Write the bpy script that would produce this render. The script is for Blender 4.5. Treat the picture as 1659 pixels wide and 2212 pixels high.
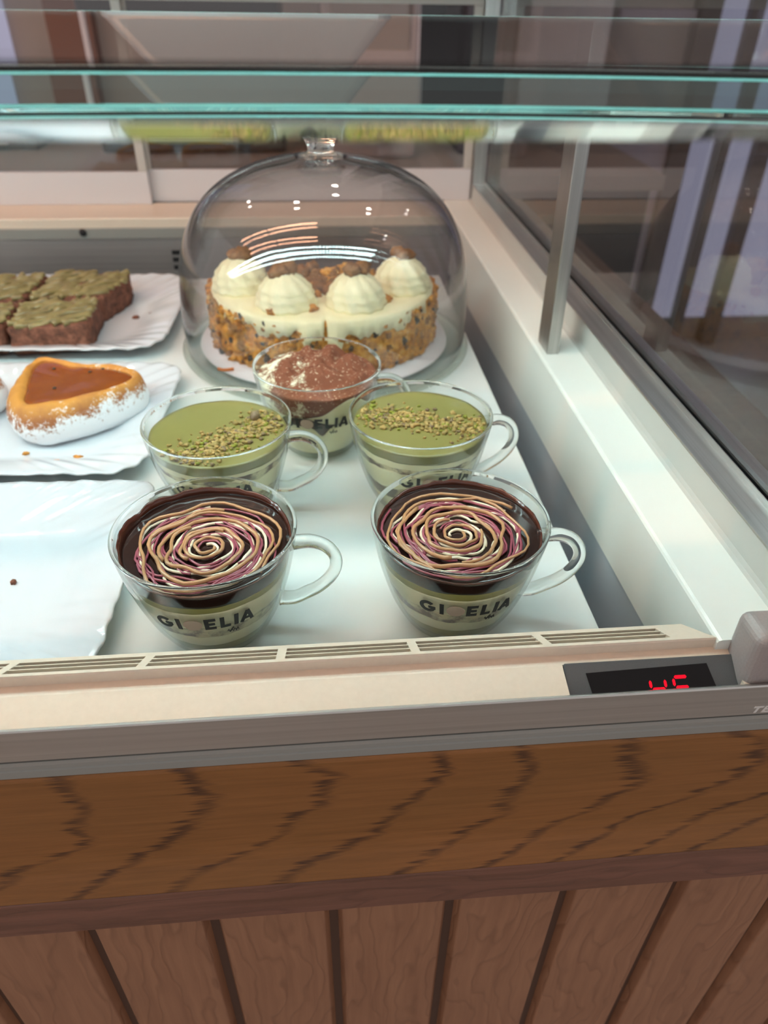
import bpy, math, random
from mathutils import Vector, Matrix, noise

for o in list(bpy.data.objects):
    bpy.data.objects.remove(o, do_unlink=True)
SC = bpy.context.scene
COL = SC.collection
PI = math.pi
sin, cos = math.sin, math.cos

# ---------------------------------------------------------------- camera
def cam_matrix(yaw, pitch, roll, loc):
    y, p, r = (math.radians(a) for a in (yaw, pitch, roll))
    f = Vector((sin(y) * cos(p), cos(y) * cos(p), -sin(p)))
    right = Vector((cos(y), -sin(y), 0))
    up = right.cross(f)
    r2 = right * cos(r) + up * sin(r)
    u2 = up * cos(r) - right * sin(r)
    m = Matrix(((r2.x, u2.x, -f.x, loc[0]), (r2.y, u2.y, -f.y, loc[1]), (r2.z, u2.z, -f.z, loc[2]), (0, 0, 0, 1)))
    return m
CAM_Z = 0.3295
cd = bpy.data.cameras.new('camera')
cam = bpy.data.objects.new('camera', cd)
COL.objects.link(cam)
cam.matrix_world = cam_matrix(5.6, 36.05, 1.0, (0, 0, CAM_Z))
cd.sensor_fit = 'VERTICAL'
cd.sensor_height = 36.0
cd.lens = 1580.0 / 2212.0 * 36.0
cd.clip_start = 0.01
cd.dof.use_dof = True
cd.dof.focus_distance = 0.40
cd.dof.aperture_fstop = 8.0
SC.camera = cam

# ---------------------------------------------------------------- world and exposure
SC.view_settings.view_transform = 'Standard'
SC.view_settings.look = 'None'
SC.view_settings.gamma = 1.0
SC.view_settings.use_curve_mapping = False
SC.view_settings.exposure = 0.0
WORLD_STRENGTH = 1.12
LED_STRENGTH = 92.0
WARM_STRENGTH = 34.0
w = bpy.data.worlds.new('world')
SC.world = w
w.use_nodes = True
wn = w.node_tree
bg = wn.nodes['Background']
bg.inputs[0].default_value = (0.60, 0.575, 0.565, 1)
bg.inputs[1].default_value = WORLD_STRENGTH
SC.cycles.transparent_max_bounces = 32
SC.cycles.transmission_bounces = 24
SC.cycles.max_bounces = 28
SC.cycles.sample_clamp_indirect = 60.0
SC.cycles.use_denoising = True

# ---------------------------------------------------------------- materials
def lin(h):
    h = h.lstrip('#')
    c = [int(h[i:i + 2], 16) / 255 for i in (0, 2, 4)]
    return tuple((x / 12.92 if x <= .04045 else ((x + .055) / 1.055) ** 2.4) for x in c) + (1,)

class NT:
    def __init__(s, m):
        s.t = m.node_tree
    def n(s, typ, **kw):
        n = s.t.nodes.new(typ)
        for k, v in kw.items():
            setattr(n, k, v)
        return n
    def l(s, a, b):
        s.t.links.new(a, b)
    def math(s, op, a, b=None, c=None):
        n = s.n('ShaderNodeMath', operation=op)
        for i, v in enumerate((a, b, c)):
            if v is None: continue
            if isinstance(v, (int, float)): n.inputs[i].default_value = v
            else: s.l(v, n.inputs[i])
        return n.outputs[0]
    def noise(s, vec, scale, detail=3, rough=.5):
        n = s.n('ShaderNodeTexNoise')
        n.inputs['Scale'].default_value = scale
        n.inputs['Detail'].default_value = detail
        n.inputs['Roughness'].default_value = rough
        s.l(vec, n.inputs['Vector'])
        return n.outputs[0]
    def ramp(s, fac, stops, interp='LINEAR'):
        n = s.n('ShaderNodeValToRGB')
        n.color_ramp.interpolation = interp
        e = n.color_ramp.elements
        while len(e) < len(stops): e.new(.5)
        for el, (p, c) in zip(e, stops):
            el.position = p
            el.color = lin(c) if isinstance(c, str) else (c, c, c, 1)
        s.l(fac, n.inputs[0])
        return n.outputs[0]
    def mix(s, fac, a, b, blend='MIX'):
        n = s.n('ShaderNodeMix', data_type='RGBA', blend_type=blend)
        for sock, v in ((n.inputs[0], fac), (n.inputs[6], a), (n.inputs[7], b)):
            if isinstance(v, str): sock.default_value = lin(v)
            elif isinstance(v, (int, float)): sock.default_value = v
            elif isinstance(v, tuple): sock.default_value = v
            else: s.l(v, sock)
        return n.outputs[2]

def new_mat(name):
    m = bpy.data.materials.new(name)
    m.use_nodes = True
    nt = NT(m)
    b = m.node_tree.nodes['Principled BSDF']
    return m, nt, b

def pm(name, col, rough=.5, metal=0, var=None, bump=None, coat=0, spec=.5, sss=0, aniso=None):
    """principled material: col hex; var=(scale, hex2, amount); bump=(scale, strength, distance)"""
    m, t, b = new_mat(name)
    tc = t.n('ShaderNodeTexCoord').outputs['Object']
    b.inputs['Base Color'].default_value = lin(col)
    if var:
        f = t.ramp(t.noise(tc, var[0], 4, .6), [(.5 - var[2] / 2, 0.), (.5 + var[2] / 2, 1.)])
        t.l(t.mix(f, col, var[1]), b.inputs['Base Color'])
    b.inputs['Roughness'].default_value = rough
    b.inputs['Metallic'].default_value = metal
    b.inputs['Specular IOR Level'].default_value = spec
    b.inputs['Coat Weight'].default_value = coat
    b.inputs['Coat Roughness'].default_value = .08
    if sss:
        b.inputs['Subsurface Weight'].default_value = sss
        b.inputs['Subsurface Radius'].default_value = (.004, .003, .002)
        b.inputs['Subsurface Scale'].default_value = 1
    if bump:
        bn = t.n('ShaderNodeBump')
        bn.inputs['Strength'].default_value = bump[1]
        bn.inputs['Distance'].default_value = bump[2]
        t.l(t.noise(tc, bump[0], 5, .6), bn.inputs['Height'])
        t.l(bn.outputs[0], b.inputs['Normal'])
    return m

def thin_glass(name, tint='#f4faf7', edge='#7f8f8a', r0=.04, edge_pow=3.0, rough=0.0):
    """glass that is clear face-on and more reflective and tinted at grazing angles"""
    m, t, b = new_mat(name)
    t.t.nodes.remove(b)
    out = t.t.nodes['Material Output']
    g = t.n('ShaderNodeNewGeometry')
    dt = t.n('ShaderNodeVectorMath', operation='DOT_PRODUCT')
    t.l(g.outputs['Normal'], dt.inputs[0]); t.l(g.outputs['Incoming'], dt.inputs[1])
    inv = t.math('SUBTRACT', 1.0, t.math('ABSOLUTE', dt.outputs['Value']))
    fr = t.math('ADD', r0, t.math('MULTIPLY', 1 - r0, t.math('POWER', inv, 5.0)))
    tr = t.n('ShaderNodeBsdfTransparent')
    t.l(t.mix(t.math('POWER', inv, edge_pow), tint, edge), tr.inputs[0])
    gl = t.n('ShaderNodeBsdfGlossy'); gl.inputs['Roughness'].default_value = rough
    gl.inputs[0].default_value = (1, 1, 1, 1)
    mx = t.n('ShaderNodeMixShader')
    t.l(fr, mx.inputs[0]); t.l(tr.outputs[0], mx.inputs[1]); t.l(gl.outputs[0], mx.inputs[2])
    t.l(mx.outputs[0], out.inputs[0])
    return m

def solid_glass(name, col='#ffffff', absorb=None, dens=0, rough=0):
    m, t, b = new_mat(name)
    t.t.nodes.remove(b)
    out = t.t.nodes['Material Output']
    g = t.n('ShaderNodeBsdfGlass')
    g.inputs['Color'].default_value = lin(col)
    g.inputs['IOR'].default_value = 1.5
    g.inputs['Roughness'].default_value = rough
    t.l(g.outputs[0], out.inputs[0])
    if absorb:
        v = t.n('ShaderNodeVolumeAbsorption')
        v.inputs['Color'].default_value = lin(absorb)
        v.inputs['Density'].default_value = dens
        t.l(v.outputs[0], out.inputs[1])
    return m

def emit(name, col, strength):
    m, t, b = new_mat(name)
    t.t.nodes.remove(b)
    e = t.n('ShaderNodeEmission')
    e.inputs[0].default_value = lin(col); e.inputs[1].default_value = strength
    t.l(e.outputs[0], t.t.nodes['Material Output'].inputs[0])
    return m

def brushed(name, col, rough=.32, axis=0, streak='#8a8a8a'):
    m, t, b = new_mat(name)
    tc = t.n('ShaderNodeTexCoord').outputs['Object']
    mp = t.n('ShaderNodeMapping')
    s = [420., 420., 420.]; s[axis] = 4.
    mp.inputs['Scale'].default_value = s
    t.l(tc, mp.inputs[0])
    nz = t.noise(mp.outputs[0], 1.0, 4, .6)
    nb = t.noise(tc, 9, 3)
    t.l(t.mix(t.ramp(nz, [(.35, 0.), (.7, .45)]), col, streak), b.inputs['Base Color'])
    t.l(t.math('ADD', rough - .08, t.math('MULTIPLY', nb, .16)), b.inputs['Roughness'])
    b.inputs['Metallic'].default_value = 1
    bn = t.n('ShaderNodeBump'); bn.inputs['Strength'].default_value = .08; bn.inputs['Distance'].default_value = .0005
    t.l(nz, bn.inputs['Height']); t.l(bn.outputs[0], b.inputs['Normal'])
    return m

def beam_wood():
    m, t, b = new_mat('oak_beam_varnished')
    tc = t.n('ShaderNodeTexCoord').outputs['Object']
    sp = t.n('ShaderNodeSeparateXYZ'); t.l(tc, sp.inputs[0])
    x, z = sp.outputs[0], sp.outputs[2]
    # long streaks along x
    mp = t.n('ShaderNodeMapping'); mp.inputs['Scale'].default_value = (18, 60, 370); t.l(tc, mp.inputs[0])
    fine = t.noise(mp.outputs[0], 1.0, 4, .65)
    mp2 = t.n('ShaderNodeMapping'); mp2.inputs['Scale'].default_value = (6, 8, 22); t.l(tc, mp2.inputs[0])
    big = t.noise(mp2.outputs[0], 1.0, 2, .5)
    # cathedral arcs: crossing the board, leaning over to the right near the bottom
    tt = t.math('MULTIPLY', t.math('SUBTRACT', .806, z), 1 / .105)      # 0 at the top edge of the board .. 1 at its foot
    dd = t.math('SUBTRACT', tt, .22)
    A = t.math('ADD', 2.6, t.math('MULTIPLY', t.math('MAXIMUM', t.math('ADD', x, -.02), 0.), 11.))
    g = t.math('MULTIPLY', t.math('MULTIPLY', dd, dd), A)
    v = t.math('ADD', t.math('MULTIPLY', x, 17.), g)
    v = t.math('ADD', v, t.math('MULTIPLY', big, 1.3))
    v = t.math('ADD', v, t.math('MULTIPLY', t.math('SUBTRACT', fine, .5), .62))
    fr = t.math('FRACT', v)
    line = t.ramp(fr, [(0.0, 0.), (.36, 0.), (.47, 1.), (.53, .8), (.6, 0.)])
    dash = t.ramp(fine, [(.38, .25), (.58, 1.)])
    k = t.math('MULTIPLY', line, dash)
    base = t.mix(big, '#986134', '#7f572d')
    base = t.mix(t.ramp(fine, [(.3, 0.), (.75, .55)]), base, '#68431f')
    colr = t.mix(t.math('MULTIPLY', k, .85), base, '#3a2216')
    t.l(colr, b.inputs['Base Color'])
    b.inputs['Roughness'].default_value = .5
    b.inputs['Specular IOR Level'].default_value = .3
    b.inputs['Coat Weight'].default_value = .04
    b.inputs['Coat Roughness'].default_value = .3
    bn = t.n('ShaderNodeBump'); bn.inputs['Strength'].default_value = .15; bn.inputs['Distance'].default_value = .0006
    t.l(fine, bn.inputs['Height']); t.l(bn.outputs[0], b.inputs['Normal'])
    return m

def plank_wood(name, c0, c1, c2, vertical=True):
    m, t, b = new_mat(name)
    tc = t.n('ShaderNodeTexCoord').outputs['Object']
    sp = t.n('ShaderNodeSeparateXYZ'); t.l(tc, sp.inputs[0])
    mp = t.n('ShaderNodeMapping')
    mp.inputs['Scale'].default_value = (170, 40, 7) if vertical else (7, 40, 170)
    t.l(tc, mp.inputs[0])
    mpw = t.n('ShaderNodeMapping')
    mpw.inputs['Scale'].default_value = (16, 16, 5) if vertical else (5, 16, 16)
    t.l(tc, mpw.inputs[0])
    warp = t.noise(mpw.outputs[0], 1.0, 3, .55)
    va = t.n('ShaderNodeVectorMath', operation='ADD')
    cx = t.n('ShaderNodeCombineXYZ')
    t.l(t.math('MULTIPLY', warp, 5.0), cx.inputs[0 if vertical else 2])
    t.l(mp.outputs[0], va.inputs[0]); t.l(cx.outputs[0], va.inputs[1])
    fine = t.noise(va.outputs[0], 1.0, 4, .6)
    wv = t.math('ADD', t.math('MULTIPLY', sp.outputs[0 if vertical else 2], 60.), t.math('MULTIPLY', warp, 9.))
    wv = t.math('FRACT', wv)
    ridge = t.ramp(wv, [(0., 0.), (.12, 1.), (.3, .2), (1., 0.)])
    base = t.mix(t.ramp(fine, [(.3, 0.), (.7, 1.)]), c0, c1)
    t.l(t.mix(t.math('MULTIPLY', ridge, .32), base, c2), b.inputs['Base Color'])
    b.inputs['Roughness'].default_value = .5
    bn = t.n('ShaderNodeBump'); bn.inputs['Strength'].default_value = .35; bn.inputs['Distance'].default_value = .0012
    t.l(t.math('SUBTRACT', fine, t.math('MULTIPLY', ridge, .6)), bn.inputs['Height']); t.l(bn.outputs[0], b.inputs['Normal'])
    return m

M = {}
M['deck'] = pm('white_coated_metal', '#dbe1e1', .24, var=(3, '#d5dddd', .6))
M['cream'] = pm('cream_abs_plastic', '#dccdbb', .36, var=(300, '#d2c2b0', .9), bump=(900, .05, .0003))
M['cream_rail'] = pm('cream_rail_plastic', '#dfe1db', .3, bump=(900, .04, .0003))
M['steel'] = brushed('brushed_steel', '#c4c1bd', .42, 0, '#a5a29e')
M['steel_dark'] = brushed('rear_wall_steel', '#b7b0ad', .5, 0, '#97908d')
M['steel_y'] = brushed('brushed_steel_rail', '#d2d1cf', .38, 1, '#a5a3a1')
M['steel_post'] = brushed('scratched_steel_post', '#a9a6a3', .34, 2, '#d8d5d2')
M['seal'] = pm('grey_seal_profile', '#8b8a85', .45, bump=(200, .05, .0004))
M['upstand'] = pm('pale_grey_upstand', '#b9b8b2', .4)
M['black'] = pm('dark_gap', '#15161a', .7)
M['well'] = pm('cold_well_liner', '#aab1b8', .5)
M['beam'] = beam_wood()
M['strip'] = plank_wood('dark_oak_edge', '#7b5040', '#633f2e', '#472c20', vertical=False)
M['plank'] = plank_wood('oak_planks', '#9b6d50', '#885c42', '#613c27')
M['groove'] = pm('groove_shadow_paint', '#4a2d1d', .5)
M['cap'] = pm('mauve_grey_cap', '#8f8583', .42, var=(900, '#9d9391', .7), bump=(1400, .12, .0003))
M['thermo'] = pm('charcoal_plastic', '#4f4f50', .5, var=(1500, '#5a5a5b', .8))
M['screen'] = pm('black_glossy_screen', '#0a090b', .06, spec=.6)
M['digit'] = emit('red_led_digit', '#ff1428', 1.6)
M['print_white'] = pm('white_print', '#cfcac6', .5)
M['print_dark'] = pm('charcoal_print', '#2c2c29', .6)
M['print_beige'] = pm('beige_print', '#b59f8c', .6)
M['porcelain'] = pm('white_porcelain', '#cfd5db', .12, coat=.5)
M['paper'] = pm('white_paper_board', '#e9e6ea', .6)
M['cup'] = thin_glass('clear_cup_glass', '#fdfefd', '#a3aba4', .03, 4.0)
M['cup_solid'] = solid_glass('clear_cup_glass_solid', '#fdfefd')
M['dome'] = thin_glass('clear_dome_glass', '#f8f8f8', '#84888c', .045, 3.6)
M['plate'] = thin_glass('clear_plate_glass', '#f8fbf9', '#c3cfca', .035, 4)
M['pane'] = thin_glass('side_pane_glass', '#e2e4e6', '#6f7d7a', .06, 4)
M['shelf'] = solid_glass('green_edge_shelf_glass', '#ffffff', '#4fb9b5', 3.6)
m, t, bs = new_mat('ground_glass_edge')
t.t.nodes.remove(bs)
df = t.n('ShaderNodeBsdfDiffuse'); df.inputs[0].default_value = lin('#d6f4f2')
tl = t.n('ShaderNodeBsdfTranslucent'); tl.inputs[0].default_value = lin('#d6f4f2')
mx = t.n('ShaderNodeMixShader'); mx.inputs[0].default_value = .6
t.l(df.outputs[0], mx.inputs[1]); t.l(tl.outputs[0], mx.inputs[2]); t.l(mx.outputs[0], t.t.nodes['Material Output'].inputs[0])
M['frost'] = m
M['cream_food'] = pm('mascarpone_cream', '#e6dfb4', .5, var=(60, '#efe9c6', .6), bump=(70, .25, .002))
M['whip'] = pm('whipped_cream', '#f5ecc8', .5, var=(50, '#ece2b4', .7), bump=(160, .55, .0022))
M['pist'] = pm('pistachio_cream', '#8b854c', .28, var=(25, '#827c45', .6), coat=.25)
M['pist_dark'] = pm('dark_pistachio_cream', '#958e4e', .4, var=(60, '#a29b5c', .6))
M['sponge'] = pm('cocoa_sponge', '#75655a', .9, var=(85, '#d6ccA4', .16), bump=(400, .6, .001))
M['choc'] = pm('dark_chocolate_glaze', '#291a17', .10, var=(14, '#31201a', .7), coat=.6)
M['choc_smear'] = pm('chocolate_smear', '#4e2415', .2, coat=.4)
M['tan'] = pm('caramel_chocolate', '#ba9067', .3, var=(60, '#ae8359', .7), coat=.2)
M['pink'] = pm('ruby_chocolate', '#9c4f5e', .32, var=(60, '#8c4352', .7), coat=.2)
M['ivory'] = pm('white_chocolate', '#e5dcc2', .32, coat=.2)

# ---------------------------------------------------------------- mesh helpers
class MB:
    def __init__(s):
        s.v = []; s.f = []; s.m = []; s.sm = []
    def add(s, vs, fs, mi=0, smooth=True):
        k = len(s.v)
        s.v += [tuple(v) for v in vs]
        for f in fs:
            s.f.append(tuple(i + k for i in f)); s.m.append(mi); s.sm.append(smooth)
    def box(s, x0, x1, y0, y1, z0, z1, mi=0):
        vs = [(x, y, z) for z in (z0, z1) for y in (y0, y1) for x in (x0, x1)]
        s.add(vs, [(0, 2, 3, 1), (4, 5, 7, 6), (0, 1, 5, 4), (2, 6, 7, 3), (0, 4, 6, 2), (1, 3, 7, 5)], mi, False)
    def prism(s, prof, axis, a0, a1, mi=0, smooth=False):
        """profile polygon extruded along axis: 'x' -> prof is (y,z); 'y' -> (x,z); 'z' -> (x,y)"""
        def P(p, a):
            return {'x': (a, p[0], p[1]), 'y': (p[0], a, p[1]), 'z': (p[0], p[1], a)}[axis]
        n = len(prof)
        vs = [P(p, a0) for p in prof] + [P(p, a1) for p in prof]
        fs = [(i, (i + 1) % n, (i + 1) % n + n, i + n) for i in range(n)]
        fs += [tuple(range(n))[::-1], tuple(range(n, 2 * n))]
        s.add(vs, fs, mi, smooth)
    def lathe(s, prof, n=96, c=(0, 0, 0), mi=0, fn=None, smooth=True):
        vs = []; idx = []
        for j, (r, z) in enumerate(prof):
            if r < 1e-6:
                idx.append([len(vs)] * n); vs.append((c[0], c[1], c[2] + z))
            else:
                row = []
                for i in range(n):
                    a = 2 * PI * i / n
                    rr, zz = (r, z) if fn is None else fn(r, z, a)
                    row.append(len(vs)); vs.append((c[0] + rr * cos(a), c[1] + rr * sin(a), c[2] + zz))
                idx.append(row)
        fs = []
        for j in range(len(prof) - 1):
            A, B = idx[j], idx[j + 1]
            for i in range(n):
                k = (i + 1) % n
                f = []
                for q in (A[i], A[k], B[k], B[i]):
                    if q not in f: f.append(q)
                if len(f) > 2: fs.append(tuple(f))
        s.add(vs, fs, mi, smooth)
    def tube(s, pts, r, n=8, closed=False, mi=0):
        pts = [Vector(p) for p in pts]; N = len(pts)
        vs = []; up = None
        for i, p in enumerate(pts):
            a = pts[(i - 1) % N] if (closed or i > 0) else p
            b = pts[(i + 1) % N] if (closed or i < N - 1) else p
            t = (b - a)
            t = t.normalized() if t.length > 1e-9 else Vector((1, 0, 0))
            if up is None:
                up = Vector((0, 0, 1)) if abs(t.z) < .9 else Vector((1, 0, 0))
            u = (up - t * up.dot(t))
            u = u.normalized() if u.length > 1e-6 else t.orthogonal().normalized()
            up = u
            w_ = t.cross(u)
            rr = r[i] if isinstance(r, (list, tuple)) else r
            for k in range(n):
                q = 2 * PI * k / n
                vs.append(p + u * (rr * cos(q)) + w_ * (rr * sin(q)))
        fs = []
        for i in range(N if closed else N - 1):
            j = (i + 1) % N
            for k in range(n):
                l = (k + 1) % n
                fs.append((i * n + k, i * n + l, j * n + l, j * n + k))
        if not closed:
            fs += [tuple(range(n))[::-1], tuple((N - 1) * n + k for k in range(n))]
        s.add(vs, fs, mi, True)
    def blob(s, c, r, seed=0, amp=.3, seg=6, mi=0, sq=(1, 1, 1), fr=1.6):
        vs = []; fs = []
        nu, nv = seg * 2, seg
        off = Vector((seed * 3.17, seed * 1.73, seed * .71))
        def P(a, b):
            d = Vector((sin(b) * cos(a), sin(b) * sin(a), cos(b)))
            k = r * (1 + amp * noise.noise(d * fr + off))
            return (c[0] + d.x * k * sq[0], c[1] + d.y * k * sq[1], c[2] + d.z * k * sq[2])
        vs.append(P(0, 0))
        for j in range(1, nv):
            for i in range(nu): vs.append(P(2 * PI * i / nu, PI * j / nv))
        vs.append(P(0, PI))
        for i in range(nu): fs.append((0, 1 + i, 1 + (i + 1) % nu))
        for j in range(nv - 2):
            for i in range(nu):
                a = 1 + j * nu; k = (i + 1) % nu
                fs.append((a + i, a + nu + i, a + nu + k, a + k))
        L = len(vs) - 1; a = 1 + (nv - 2) * nu
        for i in range(nu): fs.append((a + i, L, a + (i + 1) % nu))
        s.add(vs, fs, mi, True)
    def build(s, name, mats, parent=None, bevel=None, subsurf=0, seg=2):
        me = bpy.data.meshes.new(name)
        me.from_pydata(s.v, [], s.f)
        for m in (mats if isinstance(mats, (list, tuple)) else [mats]):
            me.materials.append(m)
        me.polygons.foreach_set('material_index', s.m)
        me.polygons.foreach_set('use_smooth', s.sm)
        import bmesh
        b = bmesh.new(); b.from_mesh(me)
        bmesh.ops.recalc_face_normals(b, faces=b.faces)
        b.to_mesh(me); b.free()
        me.update()
        o = bpy.data.objects.new(name, me)
        COL.objects.link(o)
        if parent: o.parent = parent
        if bevel:
            md = o.modifiers.new('bevel', 'BEVEL'); md.width = bevel; md.segments = seg; md.limit_method = 'ANGLE'; md.angle_limit = .6
        if subsurf:
            md = o.modifiers.new('sub', 'SUBSURF'); md.levels = subsurf; md.render_levels = subsurf
        return o

def tag(o, label=None, cat=None, group=None, kind=None):
    if label: o['label'] = label
    if cat: o['category'] = cat
    if group: o['group'] = group
    if kind: o['kind'] = kind
    return o
def thing(name, label, cat, loc=(0, 0, 0), rz=0, group=None):
    o = bpy.data.objects.new(name, None)
    o.empty_display_size = .02
    COL.objects.link(o); o.location = loc; o.rotation_euler = (0, 0, rz)
    return tag(o, label, cat, group)
def copy_tree(o, loc, rz, label, group=None):
    r = o.copy(); COL.objects.link(r); r.location = loc; r.rotation_euler = (0, 0, rz)
    r['label'] = label
    if group: r['group'] = group
    for ch in list(o.children):
        c = ch.copy(); COL.objects.link(c); c.parent = r
        for g in list(ch.children):
            d = g.copy(); COL.objects.link(d); d.parent = c
    return r
def interp(z, P):
    if z <= P[0][1]: return P[0][0]
    for (r0, z0), (r1, z1) in zip(P, P[1:]):
        if z <= z1: return r0 + (r1 - r0) * (z - z0) / (z1 - z0)
    return P[-1][0]
def smooth_prof(P, k=3):
    """Catmull-Rom through (r,z) points"""
    out = []
    for i in range(len(P) - 1):
        p0 = P[max(i - 1, 0)]; p1 = P[i]; p2 = P[i + 1]; p3 = P[min(i + 2, len(P) - 1)]
        for j in range(k):
            t = j / k
            out.append(tuple(.5 * (2 * p1[d] + (p2[d] - p0[d]) * t + (2 * p0[d] - 5 * p1[d] + 4 * p2[d] - p3[d]) * t * t + (3 * p1[d] - p0[d] - 3 * p2[d] + p3[d]) * t ** 3) for d in (0, 1)))
    out.append(P[-1])
    return out
def spline(pts, k=8, closed=True):
    N = len(pts); out = []
    D = len(pts[0])
    for i in range(N if closed else N - 1):
        g = (lambda j: pts[j % N]) if closed else (lambda j: pts[min(max(j, 0), N - 1)])
        p0, p1, p2, p3 = g(i - 1), g(i), g(i + 1), g(i + 2)
        for j in range(k):
            t = j / k
            out.append(tuple(.5 * (2 * p1[d] + (p2[d] - p0[d]) * t + (2 * p0[d] - 5 * p1[d] + 4 * p2[d] - p3[d]) * t * t + (3 * p1[d] - p0[d] - 3 * p2[d] + p3[d]) * t ** 3) for d in range(D)))
    if not closed: out.append(tuple(pts[-1]))
    return out
def nz(x, y, z=0., s=1.): return noise.noise(Vector((x * s, y * s, z * s)))

# ================================================================ the room
FLOOR_Z = -0.79
CEIL_Z = 1.9
M['floor'] = pm('grey_floor_tiles', '#a8a6a1', .3, var=(2, '#979590', .7))
M['ceil'] = pm('ceiling_paint', '#dcd8d6', .8)
M['wall'] = pm('taupe_wall', '#aaa09a', .7, var=(2, '#a0958f', .6))
M['pale'] = pm('pale_lilac_panel', '#eee8ec', .5)
M['navy'] = pm('dark_navy_panel', '#15151c', .4)
M['lilac'] = emit('lilac_daylit_window', '#b4afc6', .9)
M['brown'] = pm('warm_brown_panel', '#7d5546', .6)

def struct(name, mb, mat, bevel=None):
    return tag(mb.build(name, mat, None, bevel), kind='structure')
def wx(px, Y):                       # X on a far wall for a column of the photograph
    return Y / 3.0 * (.386 + (px - 905) * .001624)
WY = 2.6
b = MB(); b.box(-3.2, 3.0, -2.6, WY + .1, FLOOR_Z - .05, FLOOR_Z); struct('floor', b, M['floor'])
b = MB(); b.box(-3.2, 3.0, -1.2, WY + .1, CEIL_Z, CEIL_Z + .05); struct('ceiling', b, M['ceil'])
b = MB(); b.box(-3.2, 3.0, WY, WY + .1, FLOOR_Z, CEIL_Z); struct('wall_back', b, M['wall'])
def wall_panel(name, x0, x1, z0, z1, mat, d=.03):
    b = MB(); b.box(wx(x0, WY), wx(x1, WY), WY - d, WY + .001, z0, z1)
    return struct(name, b, mat)
wall_panel('window_1', -120, 62, FLOOR_Z + .3, 1.6, M['lilac'])
wall_panel('trim_1', 150, 238, FLOOR_Z, CEIL_Z, M['brown'], .06)
wall_panel('trim_2', 838, 905, FLOOR_Z, CEIL_Z, M['pale'])
wall_panel('door_1', 905, 1115, FLOOR_Z, 1.5, M['navy'])
wall_panel('trim_3', 1115, 1310, FLOOR_Z, CEIL_Z, M['pale'], .05)
wall_panel('window_2', 1545, 1610, FLOOR_Z + .1, 1.6, M['lilac'])
M['dim_brown'] = pm('dim_brown_pillar', '#6f6560', .6)
M['mauve'] = pm('mauve_grey_panel', '#c9c1cc', .6)
wall_panel('trim_4', 1335, 1500, FLOOR_Z, .27, M['mauve'])
wall_panel('trim_5', 1500, 1545, FLOOR_Z, CEIL_Z, M['dim_brown'], .06)
wall_panel('trim_6', 1612, 1640, FLOOR_Z, CEIL_Z, M['dim_brown'], .06)
wall_panel('window_3', 1650, 1705, FLOOR_Z + .1, 1.6, M['lilac'])
wall_panel('trim_7', 1708, 1745, FLOOR_Z, CEIL_Z, M['dim_brown'], .06)
wall_panel('window_4', 1752, 1900, FLOOR_Z + .1, 1.6, M['lilac'])
# right-hand wall with pale lilac hanging strips
m, t, bs = new_mat('glowing_lilac_blind')
tc = t.n('ShaderNodeTexCoord').outputs['Object']
sp = t.n('ShaderNodeSeparateXYZ'); t.l(tc, sp.inputs[0])
f = t.math('FRACT', t.math('ADD', t.math('MULTIPLY', sp.outputs[1], 1.7), t.math('MULTIPLY', t.noise(tc, .8, 1), .8)))
t.l(t.ramp(f, [(0., '#8a8084'), (.26, '#8a8084'), (.33, '#b7b2c6'), (.8, '#c2bccb'), (.9, '#8a8084')]), bs.inputs['Base Color'])
bs.inputs['Roughness'].default_value = .7
t.l(t.ramp(f, [(0., '#000000'), (.26, '#000000'), (.33, '#8a859c'), (.8, '#938ea2'), (.9, '#000000')]), bs.inputs['Emission Color'])
bs.inputs['Emission Strength'].default_value = .75  # glow added to the strips to brighten the view through the side pane
M['blind'] = m
b = MB(); b.box(2.6, 2.7, -.6, WY + .1, FLOOR_Z, CEIL_Z); struct('wall_right', b, M['blind'])

# ceiling lamps (warm lines and small spots seen in the dome, plus added rear spots)
warm = emit('warm_tube', '#ffbe98', WARM_STRENGTH)
lamp_body = pm('lamp_body', '#b8b2ac', .5)
def linear_lamp(label, y, xs):
    t_ = thing('ceiling_lamp', label, 'lamp', (xs[0][0], y, CEIL_Z), 0, 'linear ceiling lamps')
    x00 = xs[0][0]
    b = MB(); b.box(xs[-1][0] - x00 - .03, xs[0][1] - x00 + .03, -.05, .05, -.04, 0); b.build('housing', lamp_body, t_)
    for x0, x1 in xs:
        b = MB(); b.box(x0 - x00, x1 - x00, -.028, .028, -.052, -.04); b.build('tube', warm, t_)
linear_lamp('warm linear ceiling lamp over the front of the counter', -.05, [(-1.1, -.13), (-1.75, -1.15), (-2.4, -1.8)])
linear_lamp('warm linear ceiling lamp over the middle of the counter', .5, [(-1.1, -.10), (-1.75, -1.15), (-2.4, -1.8)])
spot = emit('white_spot', '#fff4ea', 110.)
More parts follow.
